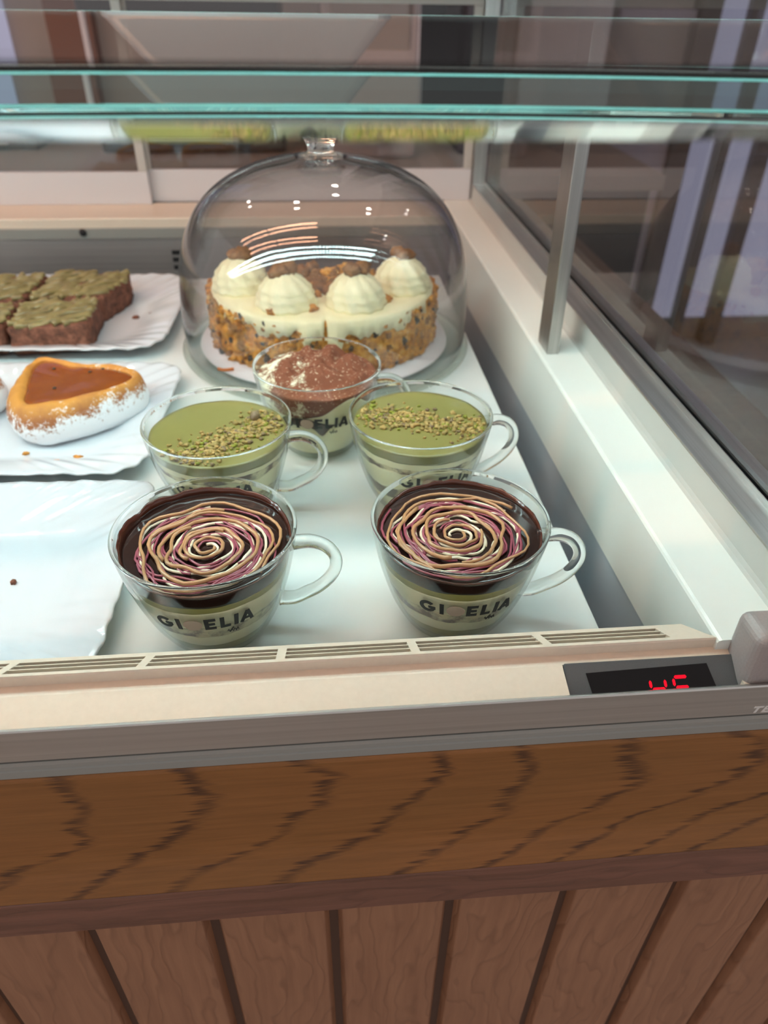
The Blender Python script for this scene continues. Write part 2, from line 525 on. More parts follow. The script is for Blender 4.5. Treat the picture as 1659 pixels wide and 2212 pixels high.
for i, (x, y, lab) in enumerate([(.55, -.5, 'round ceiling spotlight in front of the counter, right of the dome'), (-.35, 1.35, 'round ceiling spotlight above the rear ledge, left of the dome'),
                                 (.75, 1.2, 'round ceiling spotlight above the rear ledge, right of the dome'), (1.5, .3, 'round ceiling spotlight beyond the side glass'), (1.7, 1.9, 'added round ceiling spotlight lighting the back right corner'), (-1.2, 2.0, 'added round ceiling spotlight lighting the back wall at the left'), (.2, 2.0, 'added round ceiling spotlight lighting the back wall near the dark doorway')]):  # rear spots added to light the back wall
    t_ = thing('spotlight', lab, 'lamp', (x, y, CEIL_Z), 0, 'round ceiling spotlights')
    b = MB(); b.lathe([(.05, 0), (.06, -.01), (.05, -.02), (.04, -.02), (.04, -.004), (0, -.004)], 32); b.build('housing', lamp_body, t_)
    b = MB(); b.lathe([(0, -.014), (.038, -.014), (.038, -.006), (0, -.006)], 32); b.build('bulb', spot, t_)

# ================================================================ the display counter
# counter, grille, thermometer, doors and vessel are scaled down about the camera position
CAM_SCALE, CAM_SHIFT = .875, .0412
def cam_scaled(x, y, z): return (x * CAM_SCALE, y * CAM_SCALE, z * CAM_SCALE + CAM_SHIFT)
FLOOR_UNSCALED = (FLOOR_Z - CAM_SHIFT) / CAM_SCALE
DC = thing('display_counter', 'refrigerated pastry counter with oak front, steel strips and cream plastic ledges', 'counter', (0, .262 * CAM_SCALE, FLOOR_Z))
ox, oy, oz = DC.location
class MC(MB):                       # mesh given before the scaling about the camera, stored from the counter's base
    def build(s, name, mats, parent=None, **k):
        s.v = [tuple(a - o_ for a, o_ in zip(cam_scaled(*p), (ox, oy, oz))) for p in s.v]
        return MB.build(s, name, mats, parent or DC, **k)
XL, XR = -1.0, 0.62
# oak beam: vertical face, flaring out at its foot
b = MC()
b.prism([(.256, -.0305), (.2550, -.033), (.2546, -.1040), (.2540, -.1100), (.2526, -.1160), (.2505, -.1220), (.2434, -.1370), (.2420, -.1393), (.29, -.1395), (.29, -.0305)], 'x', XL, XR)
b.build('oak_beam', M['beam'], bevel=.0012)
b = MC(); b.box(XL, XR, .2424, .29, -.180, -.1395); b.build('oak_edge_board', M['strip'], bevel=.0015)
# plank panel with grooves
b = MC()
gx = [-.1813 + .0875 * k for k in range(-10, 10)]
for x in gx:
    x0, x1 = x + .0048, min(x + .0875 - .0048, .62)
    if x0 < .6:
        b.prism([(x0 + .002, .2605), (x1 - .002, .2605), (x1 + .0015, .2680), (x1 + .0015, .28), (x0 - .0015, .28), (x0 - .0015, .2680)], 'z', FLOOR_UNSCALED + .08, -.180)
b.box(-1.05, .62, .2680, .285, FLOOR_UNSCALED + .08, -.180, 1)
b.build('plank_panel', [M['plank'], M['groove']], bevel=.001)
b = MC(); b.box(XL, XR, .30, 1.34, FLOOR_UNSCALED, FLOOR_UNSCALED + .08); b.build('plinth', M['black'])
b = MC(); b.box(XL, .335, .286, 1.352, FLOOR_UNSCALED + .08, -.2); b.build('cabinet_body', M['well'])
# steel strip and grey seal
b = MC()
b.prism([(.2572, .0074), (.2578, .0083), (.2590, .0080), (.2612, .0060), (.2612, -.0165), (.2572, -.0165)], 'x', XL, XR)
ss = b.build('steel_strip', M['steel'])
b = MC(); b.box(XL, XR, .2600, .285, -.0192, -.0160); b.build('shadow_gap', M['black'])
b = MC()
b.prism([(.2575, -.0182), (.2560, -.0195), (.2560, -.0225), (.2568, -.0235), (.2560, -.0245), (.2560, -.0300), (.2572, -.0312), (.285, -.0312), (.285, -.0182)], 'x', XL, XR)
b.build('seal_profile', M['seal'])
# lettering on the steel: T E in white italics, cut by the picture's edge
b = MB()
def bar(b, x0, z0, x1, z1, sl=.28, y=0.):
    b.add([(x0 + sl * z0, y, z0), (x1 + sl * z0, y, z0), (x1 + sl * z1, y, z1), (x0 + sl * z1, y, z1),
           (x0 + sl * z0, y + .0003, z0), (x1 + sl * z0, y + .0003, z0), (x1 + sl * z1, y + .0003, z1), (x0 + sl * z1, y + .0003, z1)],
          [(0, 1, 2, 3), (4, 5, 6, 7), (0, 1, 5, 4), (2, 3, 7, 6), (1, 2, 6, 5), (0, 3, 7, 4)], 0, False)
h = .0056
bar(b, 0, h * .76, .0058, h); bar(b, .0022, 0, .0037, h * .755)
bar(b, .0068, 0, .0082, h); bar(b, .00825, h * .78, .0118, h); bar(b, .00825, h * .4, .0112, h * .6); bar(b, .00825, 0, .0118, h * .22)
le = b.build('lettering', M['print_white'], ss)
le.location = [a - o_ for a, o_ in zip(cam_scaled(.2425, .25695, -.0150), (ox, oy, oz))]; le.scale = (CAM_SCALE,) * 3
# cream ledge in front, sloping a little to the steel
b = MC()
b.prism([(.2795, .0104), (.2868, .0114), (.2900, .0114), (.2900, -.03), (.2795, -.03)], 'x', XL, .262)
for xa, xb in ((XL, .1325), (.2350, .262)):
    b.prism([(.2612, .0055), (.2795, .0104), (.2795, -.03), (.2612, -.03)], 'x', xa, xb)
b.build('front_ledge', M['cream'])
# right side rail: inner face, flat top, upstand, steel channel
y0r, y1r = .2840, 1.352
b = MC()
vs = []
for yy, zb in ((y0r, -.044), (.62, -.055), (y1r, -.080)):
    vs += [(x, yy, z) for x, z in [(.2262, zb), (.2262, .0165), (.2272, .0180), (.2290, .0186), (.2760, .0186), (.2760, zb)]]
fs = [(q * 6 + i, q * 6 + (i + 1) % 6, q * 6 + 6 + (i + 1) % 6, q * 6 + 6 + i) for q in range(2) for i in range(6)] + [(0, 1, 2, 3, 4, 5), (17, 16, 15, 14, 13, 12)]
b.add(vs, fs, 0, False)
b.build('side_rail', M['cream_rail'])
b = MC()
b.prism([(.2700, .0186), (.2728, .0195), (.2745, .0225), (.2752, .0440), (.2775, .0440), (.2775, .0186)], 'y', y0r, y1r)
b.build('side_upstand', M['upstand'])
b = MC()
b.prism([(.2748, .0438), (.2752, .0452), (.2955, .0452), (.2955, .0500), (.2962, .0500), (.2962, .0180), (.2760, .0180), (.2760, .0438)], 'y', y0r, y1r)
b.build('side_channel', M['steel_y'])
b = MC(); b.box(.2962, .2975, y0r, y1r, .0180, .0440); b.build('pane_seal', M['black'])
b = MC()
b.prism([(.3040, .0180), (.3040, .0470), (.3060, .0490), (.3160, .0490), (.3180, .0470), (.3180, .0180)], 'y', y0r, y1r)
b.build('outer_channel', M['steel_y'])
b = MC(); b.box(.2975, .3035, .30, 1.352, .0180, .6); b.build('side_pane', M['pane'])
# support post (leaning a hair to the left)
pb = [(.2333, .6888), (.2460, .6888), (.2460, .7240), (.2333, .7240)]
b = MC()
zt = .300; dx = -.0035
vs = [(x, y, .0186) for x, y in pb] + [(x + dx, y, zt) for x, y in pb]
b.add(vs, [(0, 1, 5, 4), (1, 2, 6, 5), (2, 3, 7, 6), (3, 0, 4, 7), (0, 3, 2, 1), (4, 5, 6, 7)], 0, False)
b.build('support_post', M['steel_post'], bevel=.0008)
# mauve grey corner cap
b = MC()
b.box(.2340, .335, .2613, .2880, -.03, .0410)
b.build('corner_cap', M['cap'], bevel=.0055, seg=5)
# rear ledge and rear steel wall
b = MC(); b.box(XL - .4, .2262, 1.240, 1.3405, -.0, .0186); b.build('rear_ledge', M['cream'], bevel=.002)
b = MC(); b.box(XL - .4, .2262, 1.236, 1.246, -.0125, .004); b.build('rear_lip', M['seal'], bevel=.001)
b = MC(); b.box(XL - .4, .2262, 1.240, 1.252, -.16, -.0125)
rw = b.build('rear_wall', M['steel_dark'])
for z in (-.0355, -.0470, -.0595):
    b = MC(); b.box(-.2335, -.2165, 1.2385, 1.2402, z - .0035, z + .0035); b.build('vent_slot', M['black'])
b = MC(); b.lathe([(0, .006), (.004, .005), (.006, 0)], 16)
b.v = [(x - .3667, 1.2362 - z, y - .002) for x, y, z in b.v]; b.build('screw', M['black'])
# dark well between deck and walls
b = MC(); b.box(XL, .15, .48, 1.05, -.13, -.0602); b.build('deck_bracket', M['well'])
b = MC(); b.box(.2285, .26, .29, 1.24, -.16, -.040); b.build('rail_skirt', M['well'])
b = MC(); b.box(XL, .2285, .30, 1.24, -.16, -.13); b.build('well_floor', M['well'])
b = MC(); b.box(XL, .2262, .2875, .2900, -.13, .0); b.build('well_front', M['well'])
# top shelf over the rear doors
b = MC(); b.box(-1.2, .30, 1.27, 1.43, .3255, .3305); b.build('top_shelf', M['seal'])
b = MC(); b.box(.2735, .2965, 1.3345, 1.37, .0186, .3255); b.build('rear_corner_post', M['steel_post'], bevel=.001)

# white lift-out deck
b = MB(); b.box(-.9, .1692, .2690, 1.0, -.0115, 0)
tag(b.build('display_deck', M['deck'], bevel=.0012), 'white coated deck panel the cups and trays stand on', 'deck panel')
# air grille: sloping slotted strip
G = thing('air_grille', 'cream slotted air grille between the white deck and the front ledge', 'grille', cam_scaled(0, .2866, .011))
G.scale = (CAM_SCALE,) * 3
def slope(u):   # u 0 at the front edge .. 1 at the deck
    return (u * .0187, .0186 - u * .0066 - .011)
b = MB()
gxl, gxr = -1.0, .2085
def gbar(x0, x1, u0, u1, th=.0022, x0b=None, x1b=None, mi=0):
    (ya, za), (yb, zb) = slope(u0), slope(u1)
    x0b = x0 if x0b is None else x0b; x1b = x1 if x1b is None else x1b
    vs = [(x0, ya, za), (x1, ya, za), (x1b, yb, zb), (x0b, yb, zb)]
    vs += [(x, y, z - th) for x, y, z in vs]
    b.add(vs, [(0, 1, 2, 3), (7, 6, 5, 4), (0, 4, 5, 1), (1, 5, 6, 2), (2, 6, 7, 3), (3, 7, 4, 0)], mi, False)
US = [(.17, .355), (.405, .575), (.625, .785)]
xe0, xe1 = .2262, .2145
def xe(u): return xe0 + (xe1 - xe0) * u
gbar(gxl, xe(0), 0, US[0][0], x1b=xe(US[0][0]))
gbar(gxl, xe(US[2][1]), US[2][1], 1, x1b=xe1)
for (a0, a1), (c0, c1) in zip(US, US[1:]):
    gbar(gxl, xe(a1), a1, c0, x1b=xe(c0))
div = [-.1051 - .0763 * k for k in range(-3, 12)]
for k, x in enumerate(sorted(div)):
    for (a0, a1) in US:
        if x > .15: continue
        w_ = .0026; kx = x * .045
        gbar(x - w_ + kx * (.5 - a0), x + w_ + kx * (.5 - a0), a0, a1, x0b=x - w_ + kx * (.5 - a1), x1b=x + w_ + kx * (.5 - a1))
for (a0, a1) in US:
    gbar(.2010 - .006 * a0, xe(a0), a0, a1, x0b=.2010 - .006 * a1, x1b=xe(a1))
(ya, za) = slope(1)
b.box(gxl, .2090, ya - .0022, ya, -.0225, za)
b.prism([(0, .0074), (-.0006, .0064), (-.0006, .0002), (.004, .0002), (.004, .0054)], 'x', gxl, .2262)
b.build('slotted_cover', M['cream'], G)
b = MB(); b.box(gxl, .203, .0045, .0160, -.0105, -.009)  # black sheet stands in for the shade under the slots
b.build('duct_shade', M['black'], G)

# digital thermometer
T = thing('digital_thermometer', 'charcoal digital thermometer with red digits at the right end of the front ledge', 'thermometer', cam_scaled(.183, .2795, .0118))
T.scale = (CAM_SCALE,) * 3
TS = .70
def thv(x, y, dz=0.): return (x - .183, y - .2795, (y - .2795) * TS + dz)
def slab(b, quad, dz0, dz1, mi=0):
    n = len(quad)
    vs = [thv(x, y, dz1) for x, y in quad] + [thv(x, y, dz0) for x, y in quad]
    b.add(vs, [tuple(range(n)), tuple(range(2 * n - 1, n - 1, -1))] + [(i, (i + 1) % n, (i + 1) % n + n, i + n) for i in range(n)], mi, False)
b = MB()
slab(b, [(.1330, .2615), (.2345, .2615), (.2345, .2795), (.1330, .2795)], -.006, .0)
b.build('housing', M['thermo'], T, bevel=.0007)
b = MB(); slab(b, [(.1480, .2618), (.2215, .2618), (.2178, .2755), (.1452, .2741)], -.001, .0004); b.build('screen', M['screen'], T)
def digit(xc, ytop, segs, mat):
    b = MB()
    W, H, tk = .0088, .0096, .0015
    SEG = {'a': (0, H, W, H), 'b': (W, H / 2, W, H), 'c': (W, 0, W, H / 2), 'd': (0, 0, W, 0), 'e': (0, 0, 0, H / 2), 'f': (0, H / 2, 0, H), 'g': (0, H / 2, W, H / 2)}
    for s_ in segs:
        x0, y0, x1, y1 = SEG[s_]
        L = math.hypot(x1 - x0, y1 - y0); ux, uy = (x1 - x0) / L, (y1 - y0) / L
        g = .0006
        x0 += ux * g; y0 += uy * g; x1 -= ux * g; y1 -= uy * g
        px_, py_ = -uy * tk / 2, ux * tk / 2
        pts = [(x0, y0), (x0 + ux * tk / 2 + px_, y0 + uy * tk / 2 + py_), (x1 - ux * tk / 2 + px_, y1 - uy * tk / 2 + py_), (x1, y1),
               (x1 - ux * tk / 2 - px_, y1 - uy * tk / 2 - py_), (x0 + ux * tk / 2 - px_, y0 + uy * tk / 2 - py_)]
        slab(b, [(xc + x - .06 * (y - H), ytop - H + y) for x, y in pts], .0003, .0006)
    return b.build('digit', mat, T)
digit(.1820, .2695, 'bcfg', M['digit']); digit(.1960, .2698, 'afgcd', M['digit'])
# rear sliding doors
M['door_rail'] = pm('white_door_rail', '#cfc9ca', .35)
M['stile'] = pm('pale_grey_stile', '#b9b2ab', .4)
def rear_door(label, x0, x1, y, zb, zt):
    d = thing('sliding_rear_door', label, 'sliding door', cam_scaled(x0, y, zb), 0, 'sliding rear doors')
    d.scale = (CAM_SCALE,) * 3
    b = MB(); b.box(0, x1 - x0, 0, .012, 0, zt - zb); b.build('bottom_rail', M['door_rail'], d, bevel=.001)
    for s_ in (0, x1 - x0 - .014):
        b = MB(); b.box(s_, s_ + .014, .001, .011, zt - zb, .30 - zb); b.build('stile', M['stile'], d, bevel=.001)
    b = MB(); b.box(.004, x1 - x0 - .004, .004, .008, zt - zb, .31 - zb); b.build('glass_pane', M['pane'], d)
    b = MB(); b.box(0, x1 - x0, 0, .012, .30 - zb, .3255 - zb); b.build('top_rail', M['stile'], d)
rear_door('rear sliding door at the left with white bottom rail, in front of the other door', -1.15, -.2705, 1.3275, .0186, .0685)
rear_door('rear sliding door behind the glass dome with white bottom rail', -.2800, .2725, 1.3435, .0186, .0690)
b = MC(); b.box(XL - .4, .30, 1.3405, 1.372, -.002, .0182); b.build('door_track', M['black'])

# ---------------------------------------------------------------- thick glass shelf close to the viewer
ZT, ZF, ZB = .3182, .3097, .3058
YF, YB = .140, .350
S = thing('glass_shelf', 'thick green-edged clear glass shelf above the front cups', 'glass shelf', (0, .245, ZB))
def sh(y, z): return (y - .245, z - ZB)
prof = [sh(YF + .0006, ZT), sh(YF, ZT - .0006), sh(YF, ZF), sh(YF + .0096, ZB), sh(YB - .0012, ZB), sh(YB, ZB + .0012), sh(YB, ZT - .0012), sh(YB - .0012, ZT)]
b = MB(); b.prism(prof, 'x', -.75, .2570); b.build('shelf_glass', M['shelf'], S)
M['mirror_metal'] = pm('added_mirror_metal', '#f2f2f0', .05, metal=1)  # mirror strip added over the glass bevel to strengthen its reflection
b = MB()
b.prism([sh(YF - .0003, ZF), sh(YF - .0003, ZF - .0002), sh(YF + .0094, ZB - .0003), sh(YF + .0097, ZB - .0003), sh(YF + .0097, ZB - .0001), sh(YF, ZF)], 'x', -.75, .2570)
tag(b.build('bevel_mirror', M['mirror_metal'], S), 'mirror strip added along the lower front bevel for its bright reflection')
b = MB()
for za, zb_ in ((ZB, ZB + .0020), (ZT - .0020, ZT)):
    b.box(-.75, .2570, YB - .245 + .0002, YB - .245 + .0012, za - ZB, zb_ - ZB)
b.build('ground_edge', M['frost'], S)
b = MB(); b.lathe([(0, 0), (.006, 0), (.006, -.010), (.0072, -.010), (.0072, -.012), (.006, -.012), (.006, -.024), (0, -.024)], 24, (.185, .085, 0)); b.build('standoff', M['steel_post'], S)

# LED light bar under the canopy, over the middle of the deck
L = thing('led_light_bar', 'twin-row white LED light bar above the middle of the deck', 'lamp', (-.49, .465, .365))
b = MB(); b.box(-.75, .7465, -.040, .040, .002, .018); b.build('housing', M['steel'], L, bevel=.001)
led = emit('cool_white_diode', '#cff2f2', LED_STRENGTH)
for yy in (-.024, .024):
    b = MB()
    n = 110
    for k in range(n):
        x = -.735 + k * (1.473 / (n - 1))
        b.box(x - .0030, x + .0030, yy - .0042, yy + .0042, -.0005, .002)
    tag(b.build('diode_row', led, L), kind='stuff')

# ================================================================ behind the counter
M['grey_box'] = pm('dark_grey_appliance', '#3b3a3f', .4)
M['taupe'] = pm('taupe_laminate', '#9b8f88', .5)
M['beige_box'] = pm('pale_beige_appliance', '#b3a6a4', .4)
M['plum'] = pm('dark_plum_cloth', '#4a3f4a', .8)
bw = thing('back_worktop', 'taupe worktop of the back counter behind the rear doors', 'worktop', (0, 1.62, FLOOR_Z))
b = MB(); b.box(-1.5, .75, 0, .9, .76, .792); b.build('worktop_slab', M['taupe'], bw, bevel=.003)
b = MB(); b.box(-1.48, .73, .02, .88, 0, .76); b.build('base_cabinet', M['grey_box'], bw)
def appliance(name, label, cat, x0, x1, y0, y1, h, mat, mat2, bev=.008):
    a = thing(name, label, cat, ((x0 + x1) / 2, (y0 + y1) / 2, .002))
    w_, d_ = (x1 - x0) / 2, (y1 - y0) / 2
    b = MB(); b.box(-w_, w_, -d_, d_, .0, h); b.build('body', mat, a, bevel=bev)
    b = MB(); b.box(-w_ * .82, w_ * .82, -d_ - .006, -d_, h * .22, h * .85); b.build('front_panel', mat2, a, bevel=.003)
    b = MB(); b.box(-w_ * .5, w_ * .5, -d_ - .022, -d_ - .010, h * .1, h * .13); b.build('handle', M['steel'], a)
    return a
appliance('microwave_oven', 'dark appliance on the back worktop behind the left rear door', 'appliance', -.86, -.62, 1.90, 2.3, .16, M['grey_box'], M['navy'])
appliance('coffee_machine', 'wide dark machine on the back worktop left of the dome knob', 'appliance', -.47, -.06, 1.86, 2.3, .30, M['grey_box'], M['navy'])
appliance('storage_box', 'pale beige box on the back worktop right of the dome knob', 'box', .03, .232, 1.80, 2.2, .5, M['beige_box'], M['taupe'])
appliance('fabric_bin', 'dark plum bin on the back worktop by the rear corner post', 'bin', .335, .48, 1.85, 2.1, .3, M['plum'], M['navy'])
b = MB(); b.tube([(0, 0, 0), (0, 0, 1.0)], .008, 12)
rod = b.build('hanging_rod', M['pale']); rod.location = (wx(212, 2.2), 2.2, .002)
tag(rod, 'thin pale vertical rod standing on the back worktop at the left', 'rod')
# white tapered vessel on the top shelf: mirrored in the glass shelf
V = thing('white_vessel', 'white square tapered vessel with a lip, standing beyond the glass shelf', 'vessel', cam_scaled(-.084, 1.35, .3305))
V.scale = (CAM_SCALE,) * 3
M['vessel'] = pm('white_glazed_ceramic', '#96989a', .25, coat=.3)
def sqring(hw, hd, z, rc=.02, n=5):
    out = []
    for sx, sy, a0 in ((1, -1, -PI / 2), (1, 1, 0), (-1, 1, PI / 2), (-1, -1, PI)):
        for k in range(n):
            a = a0 + PI / 2 * k / (n - 1)
            out.append((sx * (hw - rc) + rc * cos(a), sy * (hd - rc) + rc * sin(a), z))
    return out
rings = [(.208, .07, 0), (.209, .07, .010), (.209, .07, .0195), (.205, .068, .0225), (.135, .045, .105), (.110, .04, .16), (.105, .038, .162)]
b = MB(); vs = []; fs = []
for r in rings: vs += sqring(*r)
n = 20
for j in range(len(rings) - 1):
    for i in range(n): fs.append((j * n + i, j * n + (i + 1) % n, (j + 1) * n + (i + 1) % n, (j + 1) * n + i))
fs += [tuple(range(n))[::-1], tuple(range((len(rings) - 1) * n, len(rings) * n))]
b.add(vs, fs, 0, False)
b.build('vessel_body', M['vessel'], V, bevel=.002)
# wooden counter beyond the side pane
wc = thing('side_counter', 'brown wooden counter beyond the right side glass', 'counter', (.41, .9, FLOOR_Z))
M['brown_top'] = plank_wood('brown_worktop', '#7d6150', '#6b5243', '#4b372b', vertical=False)
b = MB(); b.box(-.115, .075, -.6, .55, .70, .74); b.build('worktop', M['brown_top'], wc, bevel=.004)
b = MB(); b.box(-.110, .06, -.58, .53, 0, .70); b.build('cabinet', M['brown'], wc)

# ================================================================ trays
def tray(label, x0, x1, y0, y1, rot=0, seed=0, RC_=.030):
    cx_, cy_ = (x0 + x1) / 2, (y0 + y1) / 2
    hw, hd = (x1 - x0) / 2, (y1 - y0) / 2
    N = 288
    def outline(a, inset):
        # rounded rectangle in polar form; corner weight returned too
        w_, d_ = hw - inset, hd - inset
        rc = max(RC_ - inset * .15, .010)
        c, s_ = cos(a), sin(a)
        r = min(w_ / max(abs(c), 1e-6), d_ / max(abs(s_), 1e-6))
        x, y = r * c, r * s_
        cxr, cyr = w_ - rc, d_ - rc
        if abs(x) > cxr and abs(y) > cyr:       # corner arc: intersect the ray with the arc's circle
            px_, py_ = math.copysign(cxr, x), math.copysign(cyr, y)
            bq = c * px_ + s_ * py_; cq = px_ * px_ + py_ * py_ - rc * rc
            r = bq + math.sqrt(max(bq * bq - cq, 0))
            x, y = r * c, r * s_
        ca = math.atan2(hd, hw)
        da = min(abs(abs(math.atan2(s_, abs(c))) - ca), 1)
        cw = max(0, 1 - (da / .40) ** 2)
        return x, y, cw
    prof = [(.062, .0022), (.056, .0024), (.050, .0027), (.044, .0036), (.034, .0072), (.022, .0115), (.010, .0148), (.004, .0158), (.001, .0160), (0, .0150), (.0015, .0138), (.010, .0122), (.022, .0088), (.034, .0045), (.046, .0004), (.056, .0)]
    vs = [(0, 0, .0020)]; fs = []
    for j, (ins, z) in enumerate(prof):
        for i in range(N):
            a = 2 * PI * i / N
            x, y, cw = outline(a, ins)
            k = max(0, min(1, (z - .003) / .013))
            fl = cw * k * .0010 * sin(a * 64) + .0004 * k * sin(a * 24 + seed)
            sc = 1 - .007 * cw * k * (sin(a * 64) * .5 + .5)
            vs.append((x * sc, y * sc, z + fl))
    bi = len(vs); vs.append((0, 0, .0))
    for i in range(N):
        k = (i + 1) % N
        fs.append((0, 1 + i, 1 + k))
        for j in range(len(prof) - 1):
            a = 1 + j * N
            fs.append((a + i, a + N + i, a + N + k, a + k))
        a = 1 + (len(prof) - 1) * N
        fs.append((a + i, bi, a + k))
    b = MB(); b.add(vs, fs)
    o = b.build('serving_tray', M['porcelain'])
    o.location = (cx_, cy_, .0002); o.rotation_euler = (0, 0, rot)
    return tag(o, label, 'tray', 'white fluted serving trays')
tray('white fluted tray under the chocolate brownies at the back', -.50, -.160, .738, .978, math.radians(-2.0), 1, .040)
tray('white fluted tray holding the sugar-dusted glazed pastries', -.47, -.138, .500, .706, math.radians(-2.5), 2)
tray('empty white fluted tray at the front left', -.46, -.130, .2950, .488, math.radians(-1.2), 3, .016)

# ================================================================ glass cups
CUP = [(.0265, 0), (.031, .004), (.0355, .012), (.0400, .022), (.0440, .034), (.0478, .048), (.0506, .062), (.0522, .072), (.0526, .0752)]
def ro(z): return interp(z, CUPS)
CUPS = smooth_prof(CUP, 4)
WALL = .0021
def ri(z): return ro(z) - WALL
def wrap_mesh(b, strokes, h, zc, phi0, off=.00025, mi=0):
    """strokes: (polyline in letter units, thickness); wrapped on the cup wall"""
    def P(u, v, o):
        z = zc + v * h * .96
        r = ro(z) + o
        a = phi0 + u * h / .0478
        return (r * cos(a), r * sin(a), z)
    for pts, tk in strokes:
        # left and right offset lines
        N = len(pts)
        fine = []
        for i in range(N - 1):
            (x0, y0), (x1, y1) = pts[i], pts[i + 1]
            L_ = math.hypot(x1 - x0, y1 - y0); k = max(1, int(L_ / .12))
            for j in range(k): fine.append((x0 + (x1 - x0) * j / k, y0 + (y1 - y0) * j / k))
        fine.append(pts[-1])
        N = len(fine); vs = []
        for i, (x, y) in enumerate(fine):
            xa, ya = fine[max(i - 1, 0)]; xb, yb = fine[min(i + 1, N - 1)]
            L_ = math.hypot(xb - xa, yb - ya); nx, ny = -(yb - ya) / L_ * tk / 2, (xb - xa) / L_ * tk / 2
            vs.append(P(x + nx, y + ny, off)); vs.append(P(x - nx, y - ny, off))
            vs.append(P(x + nx, y + ny, -.00005)); vs.append(P(x - nx, y - ny, -.00005))
        fs = []
        for i in range(N - 1):
            a, c = i * 4, i * 4 + 4
            fs += [(a, c, c + 1, a + 1), (a + 2, a + 3, c + 3, c + 2), (a, a + 2, c + 2, c), (a + 1, c + 1, c + 3, a + 3)]
        fs += [(0, 1, 3, 2), (N * 4 - 4, N * 4 - 2, N * 4 - 1, N * 4 - 3)]
        b.add(vs, fs, mi, False)
def make_cup():
    root = thing('glass_cup', '', 'cup', (0, 0, 0))
    b = MB()
    outer = CUPS[:-1]
    rim = [(.0526 - .001 * (1 - cos(a)), .0752 + .001 * sin(a)) for a in [PI * k / 6 for k in range(7)]]
    inner = [(ri(z), z) for z in [.0735, .068, .06, .052, .044, .036, .028, .02, .014, .010, .0078]] + [(.0285, .0064), (.022, .0058), (0, .0056)]
    b.lathe([(0, .0012), (.022, .0008)] + outer, 128, mi=0)
    b.lathe([outer[-1]] + rim + [(ri(.0735), .0735)], 128, mi=1)
    b.lathe(inner, 128, mi=0)
    b.build('body', [M['cup'], M['cup_solid']], root)
    # handle: loop on the +x side
    b = MB()
    pts = [(.0468, .0625), (.0535, .0640), (.0610, .0640), (.0685, .0605), (.0735, .0535), (.0742, .0455), (.0708, .0370), (.0640, .0295), (.0560, .0245), (.0480, .0205), (.0392, .0205)]
    pts = spline([(x, z) for x, z in pts], 5, closed=False)
    N = len(pts)
    b.tube([(x, 0, z) for x, z in pts], [.0050 if i in (0, N - 1) else .0046 - .0008 * sin(PI * i / N) for i in range(N)], 16)
    b.build('handle', M['cup_solid'], root)
    # printed name, charcoal capitals with a beige round mark in the middle
    b = MB()
    def glyph(g, x):
        t_ = .24
        if g == 'G':
            arc = [(x + .47 + .36 * cos(a), .0 + .38 * sin(a)) for a in [math.radians(d) for d in range(42, 346, 16)]]
            return [(arc, t_), ([(x + .83, -.20), (x + .83, .06)], t_ * .9), ([(x + .52, -.03), (x + .90, -.03)], t_ * .85)], .98
        if g == 'I': return [([(x + .12, -.5), (x + .12, .5)], t_)], .24
        if g == 'E': return [([(x + .12, -.5), (x + .12, .5)], t_), ([(x + .2, .39), (x + .62, .39)], .22), ([(x + .2, 0), (x + .57, 0)], .2), ([(x + .2, -.39), (x + .62, -.39)], .22)], .64
        if g == 'L': return [([(x + .12, -.5), (x + .12, .5)], t_), ([(x + .2, -.39), (x + .58, -.39)], .22)], .60
        if g == 'A': return [([(x + .10, -.5), (x + .42, .48)], t_ * .92), ([(x + .74, -.5), (x + .42, .48)], t_ * .92), ([(x + .2, -.2), (x + .64, -.2)], .19)], .86
    x = -2.42; ph = -PI / 2
    hh = .0102; zc = .0445
    for g, gap in (('G', .2), ('I', 1.28), ('E', .2), ('L', .18), ('I', .1), ('A', 0)):
        st, w_ = glyph(g, x)
        wrap_mesh(b, st, hh, zc, ph)
        if g == 'I' and gap > 1: xm = x + w_ + .66
        x += w_ + gap
    # small scribble under the last letters
    wrap_mesh(b, [([(1.5 + k * .055, -.98 + .16 * sin(k * 1.9)) for k in range(13)], .05), ([(1.62, -1.12), (1.84, -.7)], .07)], hh, zc, ph)
    b.build('lettering', M['print_dark'], root)
    b = MB()
    ring = []
    for k in range(40):
        a = 2 * PI * k / 40
        rr = .5 * (1 - .16 * abs(cos(a / 2 - PI / 4)) ** 14)
        ring.append((xm + rr * 1.04 * cos(a), rr * sin(a)))
    vs = []
    for o in (.0003, -.00005):
        for u, v in [(xm, 0)] + ring:
            z = zc + v * hh; r = ro(z) + o; a = ph + u * hh / .0478
            vs.append((r * cos(a), r * sin(a), z))
    fs = [(0, 1 + i, 1 + (i + 1) % 40) for i in range(40)] + [(41, 42 + (i + 1) % 40, 42 + i) for i in range(40)]
    fs += [(1 + i, 42 + i, 42 + (i + 1) % 40, 1 + (i + 1) % 40) for i in range(40)]
    b.add(vs, fs, 0, False)
    tag(b.build('printed_mark', M['print_beige'], root), 'beige round printed mark')
    return root
CG = 'printed glass dessert cups'
cup0 = make_cup()
POS = {'FL': (-.0695, .3392, 0), 'FR': (.0782, .3393, 0), 'BL': (-.0744, .4654, 0), 'BR': (.0714, .4681, 0), 'T': (-.0025, .5574, 0)}
ROT = {'FL': math.radians(-2), 'FR': math.radians(-6), 'BL': math.radians(-6), 'BR': math.radians(6), 'T': math.radians(-8)}
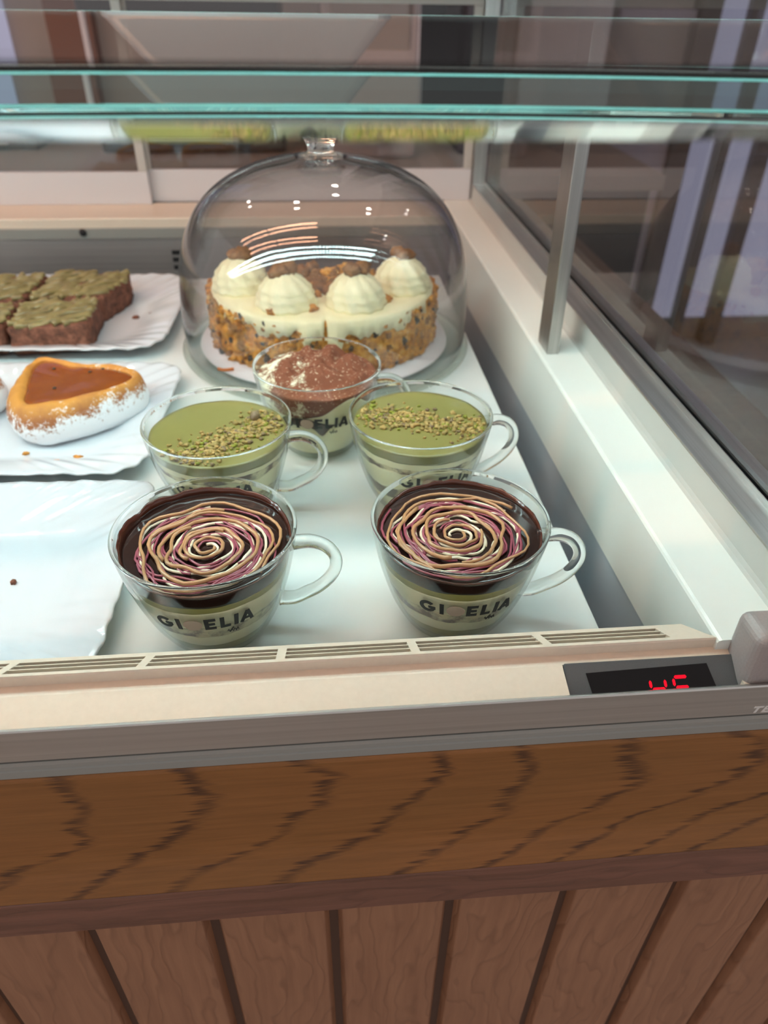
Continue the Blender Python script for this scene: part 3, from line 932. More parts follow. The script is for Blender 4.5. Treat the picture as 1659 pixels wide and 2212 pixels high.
LAB = {'FL': 'clear glass cup at the front left by the empty tray, holding a chocolate swirl dessert',
       'FR': 'clear glass cup at the front right by the dark gap, holding a chocolate swirl dessert',
       'BL': 'clear glass cup of pistachio dessert next to the glazed pastry tray',
       'BR': 'clear glass cup of pistachio dessert next to the side rail',
       'T': 'clear glass cup of cocoa-dusted dessert standing right in front of the dome'}
cup0.location = POS['FL']; cup0.rotation_euler = (0, 0, ROT['FL']); cup0['label'] = LAB['FL']; cup0['group'] = CG
for k in ('FR', 'BL', 'BR', 'T'):
    copy_tree(cup0, POS[k], ROT[k], LAB[k], CG)

# ---------------------------------------------------------------- desserts in layers
GAP = .0005
def layer(name, mat, root, lo, hi, top=None, N=128, rows=8, rings=18):
    """lo(a), hi(a): heights along the glass wall; top(x,y)->extra height on the top cap"""
    b = MB(); vs = []; fs = []
    for j in range(rows + 1):
        for i in range(N):
            a = 2 * PI * i / N
            z = lo(a) + (hi(a) - lo(a)) * j / rows
            r = ri(z) - GAP
            vs.append((r * cos(a), r * sin(a), z))
    for j in range(rows):
        for i in range(N):
            k = (i + 1) % N
            fs.append((j * N + i, j * N + k, (j + 1) * N + k, (j + 1) * N + i))
    base = rows * N
    prev = [base + i for i in range(N)]
    hm = sum(hi(2 * PI * i / N) for i in range(N)) / N
    for q in range(1, rings):
        s_ = 1 - q / rings; cur = []
        for i in range(N):
            a = 2 * PI * i / N
            r = (ri(hi(a)) - GAP) * s_; x, y = r * cos(a), r * sin(a)
            z = hm + (hi(a) - hm) * max(0, 1 - q / 3) + (top(x, y) if top else 0)
            cur.append(len(vs)); vs.append((x, y, z))
        for i in range(N):
            k = (i + 1) % N; fs.append((prev[i], prev[k], cur[k], cur[i]))
        prev = cur
    c = len(vs); vs.append((0, 0, hm + (top(0, 0) if top else 0)))
    for i in range(N): fs.append((prev[i], prev[(i + 1) % N], c))
    lm = sum(lo(2 * PI * i / N) for i in range(N)) / N
    c = len(vs); vs.append((0, 0, lm))
    for i in range(N): fs.append((i, c, (i + 1) % N))
    b.add(vs, fs)
    return b.build(name, mat, root)
def wav(z, amp, f, seed, f2=None):
    return lambda a: z + amp * (noise.noise(Vector((cos(a) * f, sin(a) * f, seed))) * 1.3 + .5 * noise.noise(Vector((cos(a) * f * 3, sin(a) * f * 3, seed + 9))))

def choc_dessert(loc, rz, label, seed, cx_, cy_, smear):
    root = thing('chocolate_dessert', label, 'dessert', loc, rz, 'layered desserts in the cups')
    w0 = lambda a: .0078
    w1 = wav(.0170, .0014, 1.6, seed); w2 = wav(.0280, .0016, 2.2, seed + 1); w3 = wav(.0365, .0020, 2.6, seed + 2)
    w4 = wav(.0515, .0010, 1.8, seed + 3); w5 = wav(.0565, .0009, 2.4, seed + 4); w6 = lambda a: .0658
    layer('pistachio_base', M['pist_dark'], root, w0, w1)
    layer('lower_cream', M['cream_food'], root, w1, w2)
    layer('sponge_layer', M['sponge'], root, w2, w3)
    layer('upper_cream', M['cream_food'], root, w3, w4)
    layer('pistachio_layer', M['pist_dark'], root, w4, w5)
    gl = layer('chocolate_glaze', M['choc'], root, w5, w6)
    # chocolate that crept up the glass wall
    b = MB(); N = 160; vs = []; fs = []
    for i in range(N):
        a = 2 * PI * i / N
        hgt = .0662 + max(0., smear(a)) * (.75 + .5 * noise.noise(Vector((cos(a) * 5, sin(a) * 5, seed)))) * .006 + .0006 * noise.noise(Vector((cos(a) * 14, sin(a) * 14, seed)))
        for z, ins in ((.0652, GAP), (hgt, GAP), (hgt - .0002, GAP + .0007), (.0652, GAP + .0018)):
            r = ri(z) - ins; vs.append((r * cos(a), r * sin(a), z))
    for i in range(N):
        k = (i + 1) % N
        for q in range(4):
            fs.append((i * 4 + q, k * 4 + q, k * 4 + (q + 1) % 4, i * 4 + (q + 1) % 4))
    b.add(vs, fs); b.build('chocolate_smear', M['choc_smear'], root)
    # piped spirals: pale first, then pink, caramel on top
    rnd = random.Random(seed * 7 + 3)
    def spiral(name, mat, r0, r1, turns, rad, z, wob, ph, sq=1.0):
        b = MB()
        for (ra, rb, tn, p0, rr_) in zip(r0, r1, turns, ph, rad):
            n = int(tn * 40); pts = []; rs = []
            sd = rnd.random() * 50
            for i in range(n):
                u = i / (n - 1); a = p0 + 2 * PI * tn * u
                r = ra + (rb - ra) * u
                # pentagon-like hand movement
                r *= 1 + wob * noise.noise(Vector((cos(a) * 1.1, sin(a) * 1.1, sd + u * 4.5))) + .05 * noise.noise(Vector((cos(a) * 3, sin(a) * 3, sd + u * 2.))) + .03 * cos(5 * a + sd)
                dr = .0028 * min(1, r / .02)
                x, y = cx_ + r * cos(a) + dr * noise.noise(Vector((u * tn * .9, sd, 1.))), cy_ + r * sin(a) * sq + dr * noise.noise(Vector((u * tn * .9, sd, 5.)))
                d = math.hypot(x, y); lim = .0462
                if d > lim: x *= lim / d; y *= lim / d
                pts.append((x, y, z + .0005 * noise.noise(Vector((x * 120, y * 120, sd)))))
                rs.append(rr_ * (.85 + .3 * noise.noise(Vector((a * .9, sd, 0)))))
            b.tube(pts, rs, 8)
        b.build(name, mat, root)
    R = .0400
    P = lambda k: tuple(rnd.random() * 6 for _ in range(k))
    spiral('white_chocolate_swirl', M['ivory'], (R * .98, R * .66, R * .42), (R * .66, R * .40, R * .10), (1.9, 1.7, 1.6), (.0011, .0012, .0011), .0666, .22, P(3))
    spiral('ruby_swirl', M['pink'], (R * 1.0, R * .93, R * .86, R * .74, R * .62, R * .44), (R * .78, R * .66, R * .54, R * .34, R * .26, R * .10), (1.7, 1.6, 1.9, 1.9, 1.6, 1.7), (.0008, .0009, .0009, .0010, .0008, .0008), .0673, .26, P(6))
    spiral('caramel_swirl', M['tan'], (R * 1.03, R * .84, R * .60, R * .36), (R * .84, R * .58, R * .34, R * .10), (1.6, 1.35, 1.3, 1.8), (.0011, .0014, .0013, .0011), .0684, .17, P(4))
    return root
choc_dessert(POS['FL'], 0, 'chocolate-glazed layered dessert with tan and pink swirl in the front left cup', 11, .0015, -.0080, lambda a: max(0, cos(a - 2.55)) * 1.15 + .9 * max(0, cos((a - .85) * 1.3)) ** 3 if a < 4.6 else 0)
choc_dessert(POS['FR'], 0, 'chocolate-glazed layered dessert with tan and pink swirl in the front right cup', 23, -.0025, -.0065, lambda a: .55 * max(0, cos(a - 1.3)) + .1)

M['nut'] = pm('chopped_pistachio', '#bf9f60', .6, var=(180, '#93834a', .3), bump=(500, .5, .0006))
M['nut_green'] = pm('green_pistachio', '#8a8f2c', .5)
M['nut_dark'] = pm('dark_pistachio_skin', '#6f5a45', .6, var=(200, '#8d7a55', .4))
def pist_dessert(loc, label, seed, region, top, whole=None):
    root = thing('pistachio_dessert', label, 'dessert', loc, 0, 'layered desserts in the cups')
    w0 = lambda a: .0078
    w1 = wav(.022, .002, 2, seed); w2 = wav(.034, .003, 2.4, seed + 1); w3 = wav(.050, .0025, 2.4, seed + 2); w3b = wav(.0545, .002, 2.6, seed + 6); w4 = wav(top - .0078, .0010, 2.0, seed + 3)
    layer('lower_cream', M['cream_food'], root, w0, w1)
    layer('lower_sponge', M['sponge'], root, w1, w2)
    layer('middle_cream', M['cream_food'], root, w2, w3)
    layer('upper_sponge', M['sponge'], root, w3, w3b)
    layer('upper_cream', M['cream_food'], root, w3b, w4)
    layer('pistachio_cream', M['pist'], root, w4, lambda a: top + .0004 * noise.noise(Vector((cos(a) * 3, sin(a) * 3, seed))))
    rnd = random.Random(seed)
    b = MB(); n = 0
    while n < 900:
        x, y = rnd.uniform(-.047, .047), rnd.uniform(-.047, .047)
        if math.hypot(x, y) > .0465: continue
        if rnd.random() > region(x, y): continue
        s_ = rnd.choice((.0006, .0008, .0010, .0013, .0018))
        b.blob((x, y, top + s_ * .6), s_, n, .6, 4, rnd.choice((0, 0, 0, 0, 0, 1, 2)), (1, rnd.uniform(.6, 1), .7), 2.2)
        n += 1
    tag(b.build('chopped_nuts', [M['nut'], M['nut_green'], M['nut_dark']], root), 'sprinkled chopped pistachios', kind='stuff')
    if whole:
        b = MB(); b.blob((whole[0], whole[1], top + .0035), .0042, seed, .25, 8, 0, (.9, 1.3, .85), 1.4)
        tag(b.build('whole_pistachio', M['nut_dark'], root), 'whole pistachio kernel')
    return root
def reg_band(x0, y0, x1, y1, wd):
    def f(x, y):
        L2 = (x1 - x0) ** 2 + (y1 - y0) ** 2
        t_ = max(0, min(1, ((x - x0) * (x1 - x0) + (y - y0) * (y1 - y0)) / L2))
        d = math.hypot(x - x0 - t_ * (x1 - x0), y - y0 - t_ * (y1 - y0))
        return math.exp(-(d / wd) ** 2)
    return f
pist_dessert(POS['BL'], 'green pistachio dessert with a nut strip and one whole kernel, by the pastry tray', 31, reg_band(-.018, -.036, .032, .010, .013), .0660, (.0255, .0165))
pist_dessert(POS['BR'], 'green pistachio dessert with scattered nuts, by the side rail', 47, reg_band(-.034, .012, .034, -.012, .0115), .0676)

# tiramisu
M['cocoa'] = None
m, t, bs = new_mat('cocoa_dusted_cream')
tc = t.n('ShaderNodeTexCoord').outputs['Object']
sp = t.n('ShaderNodeSeparateXYZ'); t.l(tc, sp.inputs[0])
n1 = t.noise(tc, 55, 4, .65); n2 = t.noise(tc, 420, 3, .6)
v = t.math('ADD', t.math('ADD', n1, t.math('MULTIPLY', n2, .35)), t.math('MULTIPLY', sp.outputs[0], 5.0))
f = t.ramp(v, [(.42, 0.), (.56, 1.)])
spk = t.ramp(n2, [(.60, 0.), (.66, 1.)])
c = t.mix(f, '#efe6c8', '#7c452d')
c = t.mix(t.math('MULTIPLY', spk, .55), c, '#e2c3a6')
t.l(c, bs.inputs['Base Color']); bs.inputs['Roughness'].default_value = .85
M['cocoa'] = m
m, t, bs = new_mat('cream_with_coffee_stains')
tc = t.n('ShaderNodeTexCoord').outputs['Object']
sp = t.n('ShaderNodeSeparateXYZ'); t.l(tc, sp.inputs[0])
v = t.math('ADD', t.noise(tc, 38, 3, .5), t.math('MULTIPLY', sp.outputs[0], -9.))
f = t.ramp(v, [(.52, 0.), (.66, 1.)])
t.l(t.mix(f, '#dcd6ac', t.mix(t.noise(tc, 150, 3), '#7d4d36', '#c79a78')), bs.inputs['Base Color']); bs.inputs['Roughness'].default_value = .4
M['stained'] = m
M['coffee'] = pm('coffee_soaked_sponge', '#3d2b22', .5, var=(80, '#54392a', .6))
root = thing('tiramisu', 'cocoa-dusted tiramisu heaped to the rim of the cup before the dome', 'dessert', POS['T'], 0, 'layered desserts in the cups')
w0 = lambda a: .0078
def near(a, c, wd):
    d = (a - c + PI) % (2 * PI) - PI
    return math.exp(-(d / wd) ** 2)
AF = -PI / 2                                   # towards the viewer
w1 = lambda a: .0395 - .010 * near(a, AF + .05, .13) + .0015 * noise.noise(Vector((cos(a) * 2, sin(a) * 2, 3.)))
w2 = lambda a: .0400 + .0085 * near(a, AF - .35, .42) + .0012 * noise.noise(Vector((cos(a) * 3, sin(a) * 3, 5.)))
w3 = lambda a: .0480 + .0155 * near(a, AF + .55, .40) + .010 * near(a, PI / 2, 1.2) + .002 * noise.noise(Vector((cos(a) * 3, sin(a) * 3, 7.)))
w4 = lambda a: .0660 + .0020 * noise.noise(Vector((cos(a) * 2, sin(a) * 2, 9.)))
layer('lower_cream', M['cream_food'], root, w0, w1)
layer('coffee_sponge', M['coffee'], root, w1, w2)
layer('upper_cream', M['cream_food'], root, w2, w3)
def mound(x, y):
    d = math.hypot(x, y) / .048
    return (.0095 * (1 - d ** 4) + .0115 * abs(nz(x, y, 1.3, 42)) - .003 + .0040 * nz(x, y, 7.7, 95) + .0016 * nz(x, y, 4.3, 230)) * min(1, (1.02 - d) * 5)
layer('cocoa_top', M['cocoa'], root, w3, w4, mound, rings=36)
# ================================================================ cake, board, plate and dome
DX, DY = .0085, .772
b = MB()
b.lathe([(0, 0), (.1500, 0), (.1540, .002), (.1555, .005), (.1555, .0070), (.1530, .0078), (0, .0078)], 160)
pl = tag(b.build('cake_plate', M['plate']), 'round clear glass plate under the dome', 'plate'); pl.location = (DX, DY, .0002)
b = MB(); b.lathe([(0, 0), (.1345, 0), (.1350, .0008), (.1345, .0016), (0, .0016)], 160)
bd = tag(b.build('cake_board', M['paper']), 'round white paper board under the carrot cake', 'cake board'); bd.location = (DX - .002, DY + .004, .0082)
CZ = .0099
CK = thing('carrot_cake', 'round carrot cake with cream rosettes and crumb-coated side under the glass dome', 'cake', (DX - .002, DY + .013, CZ))
m, t, bs = new_mat('carrot_crumb')
tc = t.n('ShaderNodeTexCoord').outputs['Object']
n1 = t.noise(tc, 90, 5, .65); n2 = t.noise(tc, 40, 3, .5)
vo = t.n('ShaderNodeTexVoronoi'); vo.inputs['Scale'].default_value = 110; t.l(tc, vo.inputs['Vector'])
base = t.ramp(n1, [(.3, '#6d4416'), (.43, '#b97422'), (.56, '#d8963a'), (.72, '#e6bd78')])
base = t.mix(t.ramp(n2, [(.56, 0.), (.64, .8)]), base, '#8d6a44')
base = t.mix(t.ramp(vo.outputs['Distance'], [(.05, .4), (.2, 0.)]), base, '#4d3418')
t.l(base, bs.inputs['Base Color']); bs.inputs['Roughness'].default_value = .75
bn = t.n('ShaderNodeBump'); bn.inputs['Strength'].default_value = .7; bn.inputs['Distance'].default_value = .003
t.l(n1, bn.inputs['Height']); t.l(bn.outputs[0], bs.inputs['Normal'])
M['crumb'] = m
M['walnut'] = pm('walnut', '#a3713f', .6, var=(130, '#6f4826', .5), bump=(260, .7, .002))
M['raisin'] = pm('dark_raisin', '#3d3126', .5)
M['carrot'] = pm('carrot_shred', '#d9741c', .5)
H = .0555; RC = .121
b = MB()
prof = [(0, 0)] + [(RC * .985, .0)] + [(RC * (1 + .012 * sin(PI * k / 14)), H * k / 14) for k in range(1, 15)] + [(RC * .96, H + .002), (RC * .6, H + .002), (0, H + .002)]
def crumbfn(r, z, a):
    x, y = cos(a), sin(a)
    r = min(r, .014 / y) if y > 1e-3 else r
    k = .0035 * noise.noise(Vector((x * 14, y * 14, z * 110))) + .0022 * noise.noise(Vector((x * 40, y * 40, z * 330)))
    return r + (k if r > .1 else 0), z + (.0006 * noise.noise(Vector((x * 30, y * 30, z * 99))) if 0 < z < H else 0)
b.lathe(prof, 300, fn=crumbfn)
b.build('cake_body', M['crumb'], CK)
rnd = random.Random(5)
b = MB()
for k in range(420):
    a = rnd.uniform(PI * .97, PI * 2.03); z = rnd.uniform(.002, H * .99); s_ = rnd.uniform(.0018, .0042)
    b.blob(((RC + .0005) * cos(a), (RC + .0005) * sin(a), z), s_, k, .6, 4, rnd.choice((0, 0, 0, 0, 0, 1, 2)), (1, 1, 1), 2)
tag(b.build('crumb_coating', [M['crumb'], M['walnut'], M['raisin']], CK), 'nubbly crumb coating', kind='stuff')
# cream top flowing a little over the edge, with a cut line at the front
b = MB()
def creamfn(r, z, a):
    r = min(r, .0145 / sin(a)) if sin(a) > 1e-3 else r
    d = noise.noise(Vector((cos(a) * 6, sin(a) * 6, 3.1))) + .6 * noise.noise(Vector((cos(a) * 17, sin(a) * 17, 8.1)))
    front = (.5 + .5 * cos(a + PI / 2)) ** 2.2
    da = abs((a + PI / 2 + PI) % (2 * PI) - PI)
    notch = .012 * max(0, 1 - da / .016) if r > .09 else 0
    if z < H + .0008:                                  # hanging edge
        z = H + .001 - .020 * front * (.8 + .9 * d) - .003 * abs(d)
        return r - notch - .011 * (1 - front) + .0015 * d, z
    return r - notch - (.011 * (1 - front) if r > .1 else 0), z + .0012 * noise.noise(Vector((r * cos(a) * 50, r * sin(a) * 50, .3)))
cp = [(RC * 1.0, H), (RC * 1.04, H + .0002), (RC * 1.04, H + .0015), (RC * 1.02, H + .0040), (RC * .97, H + .0055)] + [(RC * q, H + .0055) for q in (.85, .7, .5, .3, .12)] + [(0, H + .0055)]
b.lathe(cp, 360, fn=creamfn)
b.build('cream_top', M['whip'], CK)
for k in (0, 1, 6, 7):
    a = -PI / 2 + PI / 8 + k * PI / 4 - .035
    b = MB()
    rp = []
    NR = 16
    for j in range(NR + 1):
        u = j / NR
        rp.append((.0275 * (1 - u ** 2.3) ** .60 * (1 + .07 * abs(sin(u * PI * 4.5))) + .0001, .034 * u))
    def rf(r, z, aa, k=k):
        s_ = 1 + .045 * cos(11 * aa + z * 190 + k)
        return r * s_, z
    b.lathe(rp[:-1] + [(0, .035)], 72, fn=rf)
    r_ = b.build('rosette', M['whip'], CK)
    r_.location = (.089 * cos(a), .089 * sin(a), H + .0045)
    b = MB()
    for q in range(5):
        b.blob((rnd.uniform(-.007, .007), rnd.uniform(-.005, .007), .0335 + rnd.uniform(-.002, .004)), rnd.uniform(.0065, .0095), k * 9 + q, .5, 7, 0, (1, .8, .75), 2.2)
    b.build('walnut', M['walnut'], r_)
b = MB()
for k in range(170):
    a = rnd.uniform(PI, 2 * PI); r = .062 * math.sqrt(rnd.random())
    b.blob((r * cos(a), r * sin(a), H + .007 + rnd.uniform(0, .012) * (1 - r / .07)), rnd.uniform(.004, .0085), k, .6, 5, rnd.choice((0, 0, 1)), (1, 1, .8), 2)
for (x, y) in ((.062, -.077), (.058, -.070), (-.012, -.098), (.045, -.098), (-.05, -.104)):
    b.blob((x, y, H + .0075), .0055, k, .6, 6, 1, (1.1, .8, .7), 2); k += 1
tag(b.build('nut_topping', [M['walnut'], M['crumb']], CK), 'chopped walnut heap in the middle of the cake', kind='stuff')
b = MB(); b.tube(spline([(-.102, .690, .0112), (-.097, .687, .0112), (-.092, .6865, .0115), (-.087, .6885, .0113)], 5, False), .0017, 8)
tag(b.build('carrot_shred', M['carrot']), 'orange carrot shred fallen on the white cake board', 'carrot shred')

D = thing('glass_dome', 'clear glass cake dome with a round knob over the carrot cake', 'cake dome', (DX, DY, .0079))
op = smooth_prof([(.1500, .0005), (.1508, .012), (.1512, .040), (.1500, .066), (.1462, .092), (.1375, .117), (.1215, .142), (.0965, .1620), (.0620, .1765), (.0260, .1835), (.0140, .1865), (.0125, .1920), (.0160, .2000), (.0225, .2085), (.0240, .2135), (.0205, .2175), (.0100, .2190), (0, .2192)], 4)
ip = smooth_prof([(.1478, .0005), (.1484, .012), (.1486, .040), (.1472, .066), (.1432, .091), (.1343, .1152), (.1180, .1393), (.0930, .1585), (.0580, .1715), (.0240, .1775), (0, .1785)], 4)
b = MB()
kk = next(i for i, (r, z) in enumerate(op) if z > .1838)
b.lathe([(.1489, 0.)] + op[:kk], 192); b.lathe([(.1489, 0.)] + ip, 192)
b.build('dome_shell', M['dome'], D)
b = MB()
b.lathe([(0, op[kk - 1][1] + .0006)] + [(op[kk - 1][0] * .98, op[kk - 1][1] + .0006)] + op[kk:], 96)
b.build('knob', M['cup_solid'], D)

# ================================================================ brownies
m, t, bs = new_mat('brownie_crumb')
tc = t.n('ShaderNodeTexCoord').outputs['Object']
n1 = t.noise(tc, 130, 5, .65)
t.l(t.ramp(n1, [(.3, '#43271d'), (.48, '#6f4433'), (.62, '#8a5844'), (.8, '#a06c54')]), bs.inputs['Base Color']); bs.inputs['Roughness'].default_value = .8
bn = t.n('ShaderNodeBump'); bn.inputs['Strength'].default_value = .8; bn.inputs['Distance'].default_value = .003
t.l(n1, bn.inputs['Height']); t.l(bn.outputs[0], bs.inputs['Normal'])
M['brownie'] = m
M['brownie_top'] = pm('pistachio_drizzle', '#978a57', .28, var=(70, '#72603c', .5), coat=.35)
def brownie(label, foot, h, seed, loc_z=.0026):
    cx_ = sum(p[0] for p in foot) / len(foot); cy_ = sum(p[1] for p in foot) / len(foot)
    root = thing('brownie', label, 'brownie', (cx_, cy_, loc_z), 0, 'pistachio-topped brownies')
    out = [(x - cx_, y - cy_) for x, y in foot]
    # densify edges, keep corners rounded
    dense = []
    n = len(out)
    for i in range(n):
        (xa, ya), (xb, yb) = out[i], out[(i + 1) % n]
        for k in range(26): 
            u = .04 + .92 * k / 25
            dense.append((xa + (xb - xa) * u, ya + (yb - ya) * u))
    N = len(dense); vs = []; fs = []
    prof = [(.97, 0)] + [(1 + .0 * k, h * k / 9) for k in range(1, 9)] + [(.985, h), (.93, h + .0015), (.7, h + .002), (.4, h + .002), (.15, h + .002)]
    for s_, z in prof:
        for x, y in dense:
            k = .0028 * nz(x, y, z, 75) + .0014 * nz(x + seed, y, z, 240)
            L_ = math.hypot(x, y)
            vs.append((x * (s_ + k / L_), y * (s_ + k / L_), z + (.002 * nz(x * s_, y * s_, seed, 60) if z > h * .5 else 0)))
    for j in range(len(prof) - 1):
        for i in range(N):
            k = (i + 1) % N; fs.append((j * N + i, j * N + k, (j + 1) * N + k, (j + 1) * N + i))
    fs += [tuple(range(N))[::-1], tuple((len(prof) - 1) * N + i for i in range(N))]
    b = MB(); b.add(vs, fs); b.build('sponge', M['brownie'], root)
    # drizzled topping: wavy cords laid side by side across the top
    b = MB(); rnd = random.Random(seed)
    xs = [p[0] for p in out]; ys = [p[1] for p in out]
    def inside(x, y):
        c = False
        for i in range(n):
            (xa, ya), (xb, yb) = out[i], out[(i + 1) % n]
            if (ya > y) != (yb > y) and x < (xb - xa) * (y - ya) / (yb - ya) + xa: c = not c
        return c
    d = Vector((.80, .60)); pn = Vector((-.60, .80))
    step = .0080; k0 = -40
    for k in range(k0, 41):
        pts = []; rs = []
        for q in range(-60, 61):
            p = d * (q * .003) + pn * (k * step)
            p = p + pn * (.0045 * nz(p.x, p.y, seed + k, 45))
            if inside(p.x, p.y):
                e = 1.0
                pts.append((p.x, p.y, h + .0026 + .0034 * nz(p.x, p.y, k, 70))); rs.append((.0031 + .0022 * nz(p.x, p.y, k + 7., 75)) * (1 if rnd.random() > .03 else .6))
            else:
                if len(pts) > 3: b.tube(pts, rs, 7)
                pts = []; rs = []
        if len(pts) > 3: b.tube(pts, rs, 7)
    b.build('pistachio_topping', M['brownie_top'], root)
    return root
brownie('brownie with pistachio drizzle at the front right of its tray', [(-.322, .752), (-.243, .763), (-.246, .838), (-.327, .828)], .0285, 3)
brownie('brownie behind the front right one, reaching farthest right', [(-.324, .838), (-.246, .844), (-.226, .900), (-.230, .928), (-.318, .928)], .0285, 8)
brownie('brownie cut off by the left edge of the photo', [(-.410, .748), (-.327, .757), (-.333, .826), (-.410, .820)], .0285, 14)
brownie('brownie behind the one cut off by the left edge', [(-.410, .834), (-.330, .838), (-.326, .924), (-.410, .918)], .0285, 19)

# ================================================================ glazed sugar-dusted pastries
m, t, bs = new_mat('baked_dough_with_sugar')
tc = t.n('ShaderNodeTexCoord').outputs['Object']
sp = t.n('ShaderNodeSeparateXYZ'); t.l(tc, sp.inputs[0])
n1 = t.noise(tc, 45, 4, .6); n2 = t.noise(tc, 230, 5, .75)
v = t.math('ADD', t.math('ADD', t.math('MULTIPLY', sp.outputs[2], -30.), t.math('MULTIPLY', n1, 1.2)), t.math('MULTIPLY', n2, 1.9))
v = t.math('ADD', v, t.math('MULTIPLY', sp.outputs[0], 3.0))
f = t.ramp(t.math('SUBTRACT', v, .38), [(.38, 0.), (.62, 1.)])
dough = t.ramp(t.math('ADD', t.math('MULTIPLY', sp.outputs[2], 18.), t.math('MULTIPLY', n1, .65)), [(.3, '#8a4f2b'), (.75, '#a4653a'), (1., '#cc8c3c')])
t.l(t.mix(f, dough, '#f0f0f2'), bs.inputs['Base Color']); bs.inputs['Roughness'].default_value = .7
bn = t.n('ShaderNodeBump'); bn.inputs['Strength'].default_value = .4; bn.inputs['Distance'].default_value = .0012
t.l(n2, bn.inputs['Height']); t.l(bn.outputs[0], bs.inputs['Normal'])
M['dough'] = m
M['glaze'] = pm('orange_brown_glaze', '#82390c', .12, var=(22, '#9a4f0e', .6), coat=.7)
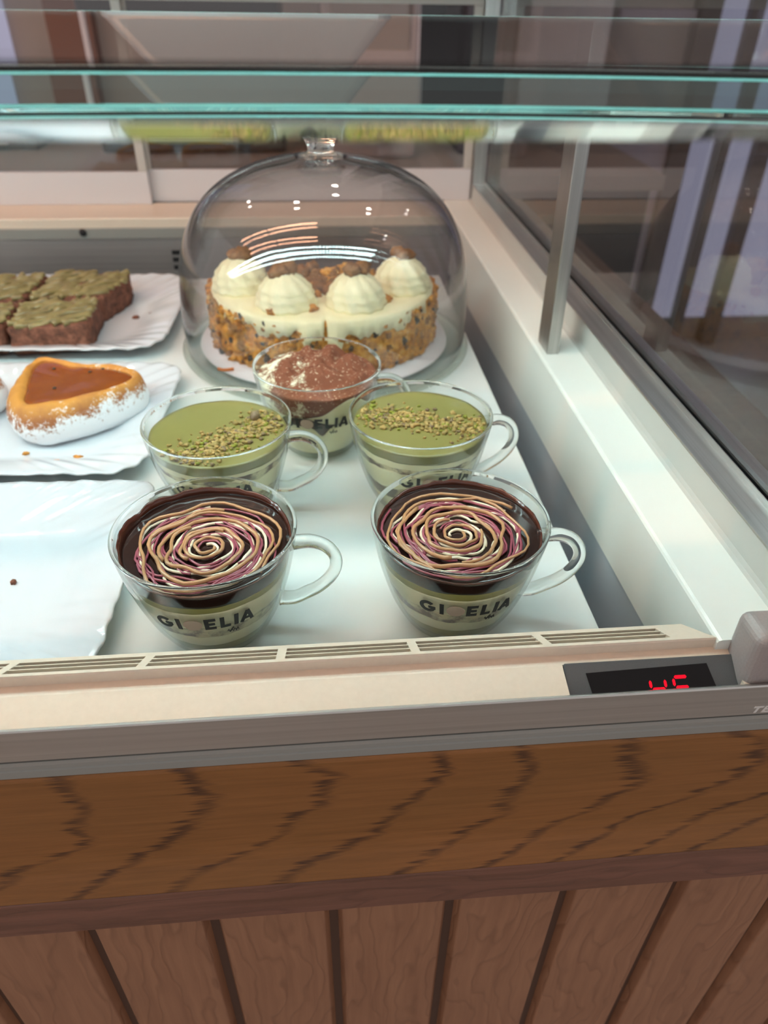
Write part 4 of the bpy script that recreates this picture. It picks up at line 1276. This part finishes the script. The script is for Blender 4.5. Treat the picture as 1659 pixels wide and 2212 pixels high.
def pastry(label, outl, glz, zc, seed, spots=()):
    cx_ = sum(p[0] for p in outl) / len(outl); cy_ = sum(p[1] for p in outl) / len(outl)
    root = thing('glazed_pastry', label, 'pastry', (cx_, cy_, .0026), 0, 'sugar-dusted glazed pastries')
    O = spline([(x - cx_, y - cy_) for x, y in outl], 10)
    Gp = spline([(x - cx_, y - cy_) for x, y in glz], max(1, len(O) // len(glz)) )
    N = len(O)
    # resample glaze outline by angle to match
    import bisect
    def radial(P):
        gx_, gy_ = sum(p[0] for p in P) / len(P), sum(p[1] for p in P) / len(P)
        A = sorted((math.atan2(y - gy_, x - gx_), math.hypot(x - gx_, y - gy_)) for x, y in P)
        return gx_, gy_, A
    def rad_at(A, a):
        ang = [q[0] for q in A]
        i = bisect.bisect(ang, a); p, q = A[i - 1], A[i % len(A)]
        da = (q[0] - p[0]) % (2 * PI) or 1e-6; u = ((a - p[0]) % (2 * PI)) / da
        return p[1] + (q[1] - p[1]) * min(1, u)
    gx_, gy_, GA = radial(Gp)
    vs = []; fs = []
    NA = 144
    _, _, OA0 = radial(O)
    OA = sorted((math.atan2(y - gy_, x - gx_), math.hypot(x - gx_, y - gy_)) for x, y in O)
    prof = [('o', .80, 0), ('o', .93, .003), ('o', .99, .010), ('o', 1.0, .017), ('o', .97, .025), ('m', .75, .0335), ('m', .45, .0365), ('m', .2, .0365), ('g', 1.0, .0345), ('g', .9, .030), ('g', .5, .029)]
    for typ, s_, z in prof:
        for i in range(NA):
            a = -PI + 2 * PI * i / NA
            R_o, R_g = rad_at(OA, a), rad_at(GA, a) * 1.08
            r = R_o * s_ if typ == 'o' else (R_g + (max(R_o * .97, R_g + .002) - R_g) * s_ if typ == 'm' else R_g * s_)
            x, y = gx_ + r * cos(a), gy_ + r * sin(a)
            k = .0012 * nz(x, y, z + seed, 60) + .0005 * nz(x, y, z, 200)
            vs.append((x + k * cos(a), y + k * sin(a), z * zc(x, y) + (.0012 * nz(x, y, seed, 70) if typ != 'g' and z > .02 else 0)))
    for j in range(len(prof) - 1):
        for i in range(NA):
            k = (i + 1) % NA; fs.append((j * NA + i, j * NA + k, (j + 1) * NA + k, (j + 1) * NA + i))
    fs += [tuple(range(NA))[::-1], tuple((len(prof) - 1) * NA + i for i in range(NA))]
    b = MB(); b.add(vs, fs); b.build('dough', M['dough'], root)
    vs = []; fs = []
    R = [(1.03, .0325), (1.04, .0338), (.9, .0342), (.6, .0338), (.3, .0336)]
    for s_, z in R:
        for i in range(NA):
            a = -PI + 2 * PI * i / NA; r = rad_at(GA, a) * 1.08 * s_
            x, y = gx_ + r * cos(a), gy_ + r * sin(a)
            vs.append((x, y, z * zc(x, y) + .0005 * nz(x, y, 3., 80)))
    for j in range(len(R) - 1):
        for i in range(NA):
            k = (i + 1) % NA; fs.append((j * NA + i, j * NA + k, (j + 1) * NA + k, (j + 1) * NA + i))
    fs += [tuple(range(NA))[::-1], tuple((len(R) - 1) * NA + i for i in range(NA))]
    b = MB(); b.add(vs, fs); b.build('glaze', M['glaze'], root)
    for k, (x, y) in enumerate(spots):
        b = MB(); b.blob((x - cx_, y - cy_, .0345 * zc(x - cx_, y - cy_)), .0016, k, .3, 6, 0, (1, 1, .5))
        tag(b.build('seed_speck', M['raisin'], root), 'dark seed speck on the glaze')
outl = [(-.274, .594), (-.2745, .628), (-.272, .652), (-.262, .668), (-.247, .668), (-.225, .655), (-.202, .649), (-.183, .651), (-.166, .640), (-.157, .621), (-.164, .602), (-.195, .573), (-.226, .556), (-.243, .556), (-.260, .568)]
glz = [(-.246, .578), (-.255, .608), (-.260, .640), (-.258, .656), (-.250, .658), (-.227, .645), (-.199, .640), (-.174, .626), (-.178, .607), (-.201, .591), (-.222, .582)]
pastry('heart-shaped sugar-dusted pastry with orange glaze in the middle tray', outl, glz, lambda x, y: 1.0, 2, [(-.243, .643), (-.209, .634), (-.199, .640), (-.232, .603)])
sh_ = [(x - .128, y + .006 + .05 * (x + .22)) for x, y in outl]
pastry('sugar-dusted glazed pastry cut off by the left edge of the photo', sh_, [(x - .128, y + .006 + .05 * (x + .22)) for x, y in glz], lambda x, y: 1.0, 5)
b = MB(); rnd = random.Random(9)
for k, (x, y, s_, z) in enumerate([(-.249, .549, .0022, .0), (-.218, .531, .0034, 0), (-.204, .539, .0030, 0), (-.196, .527, .0030, 0), (-.203, .527, .0022, 0), (-.199, .5285, .002, 0)]):
    b.blob((x, y, .0026 + s_ * .55), s_, k, .7, 7, 0, (1.2, .9, .7), 2.2)
tag(b.build('pastry_crumbs', pm('golden_crumb', '#c98636', .7)), 'golden crumbs in front of the heart-shaped pastry', 'crumbs', kind='stuff')
b = MB(); b.blob((-.208, .384, .0035), .0019, 3, .5, 6); b.blob((-.197, .861, .0048), .0022, 4, .5, 6, 0, (1.4, 1, .7))
b.blob((-.2145, .853, .0035), .0034, 5, .6, 6, 0, (1.4, 1, .6)); b.blob((-.226, .395, .0035), .0016, 8, .5, 6)
tag(b.build('brownie_crumbs', M['brownie']), 'dark brownie crumbs lying on the white trays', 'crumbs', kind='stuff')
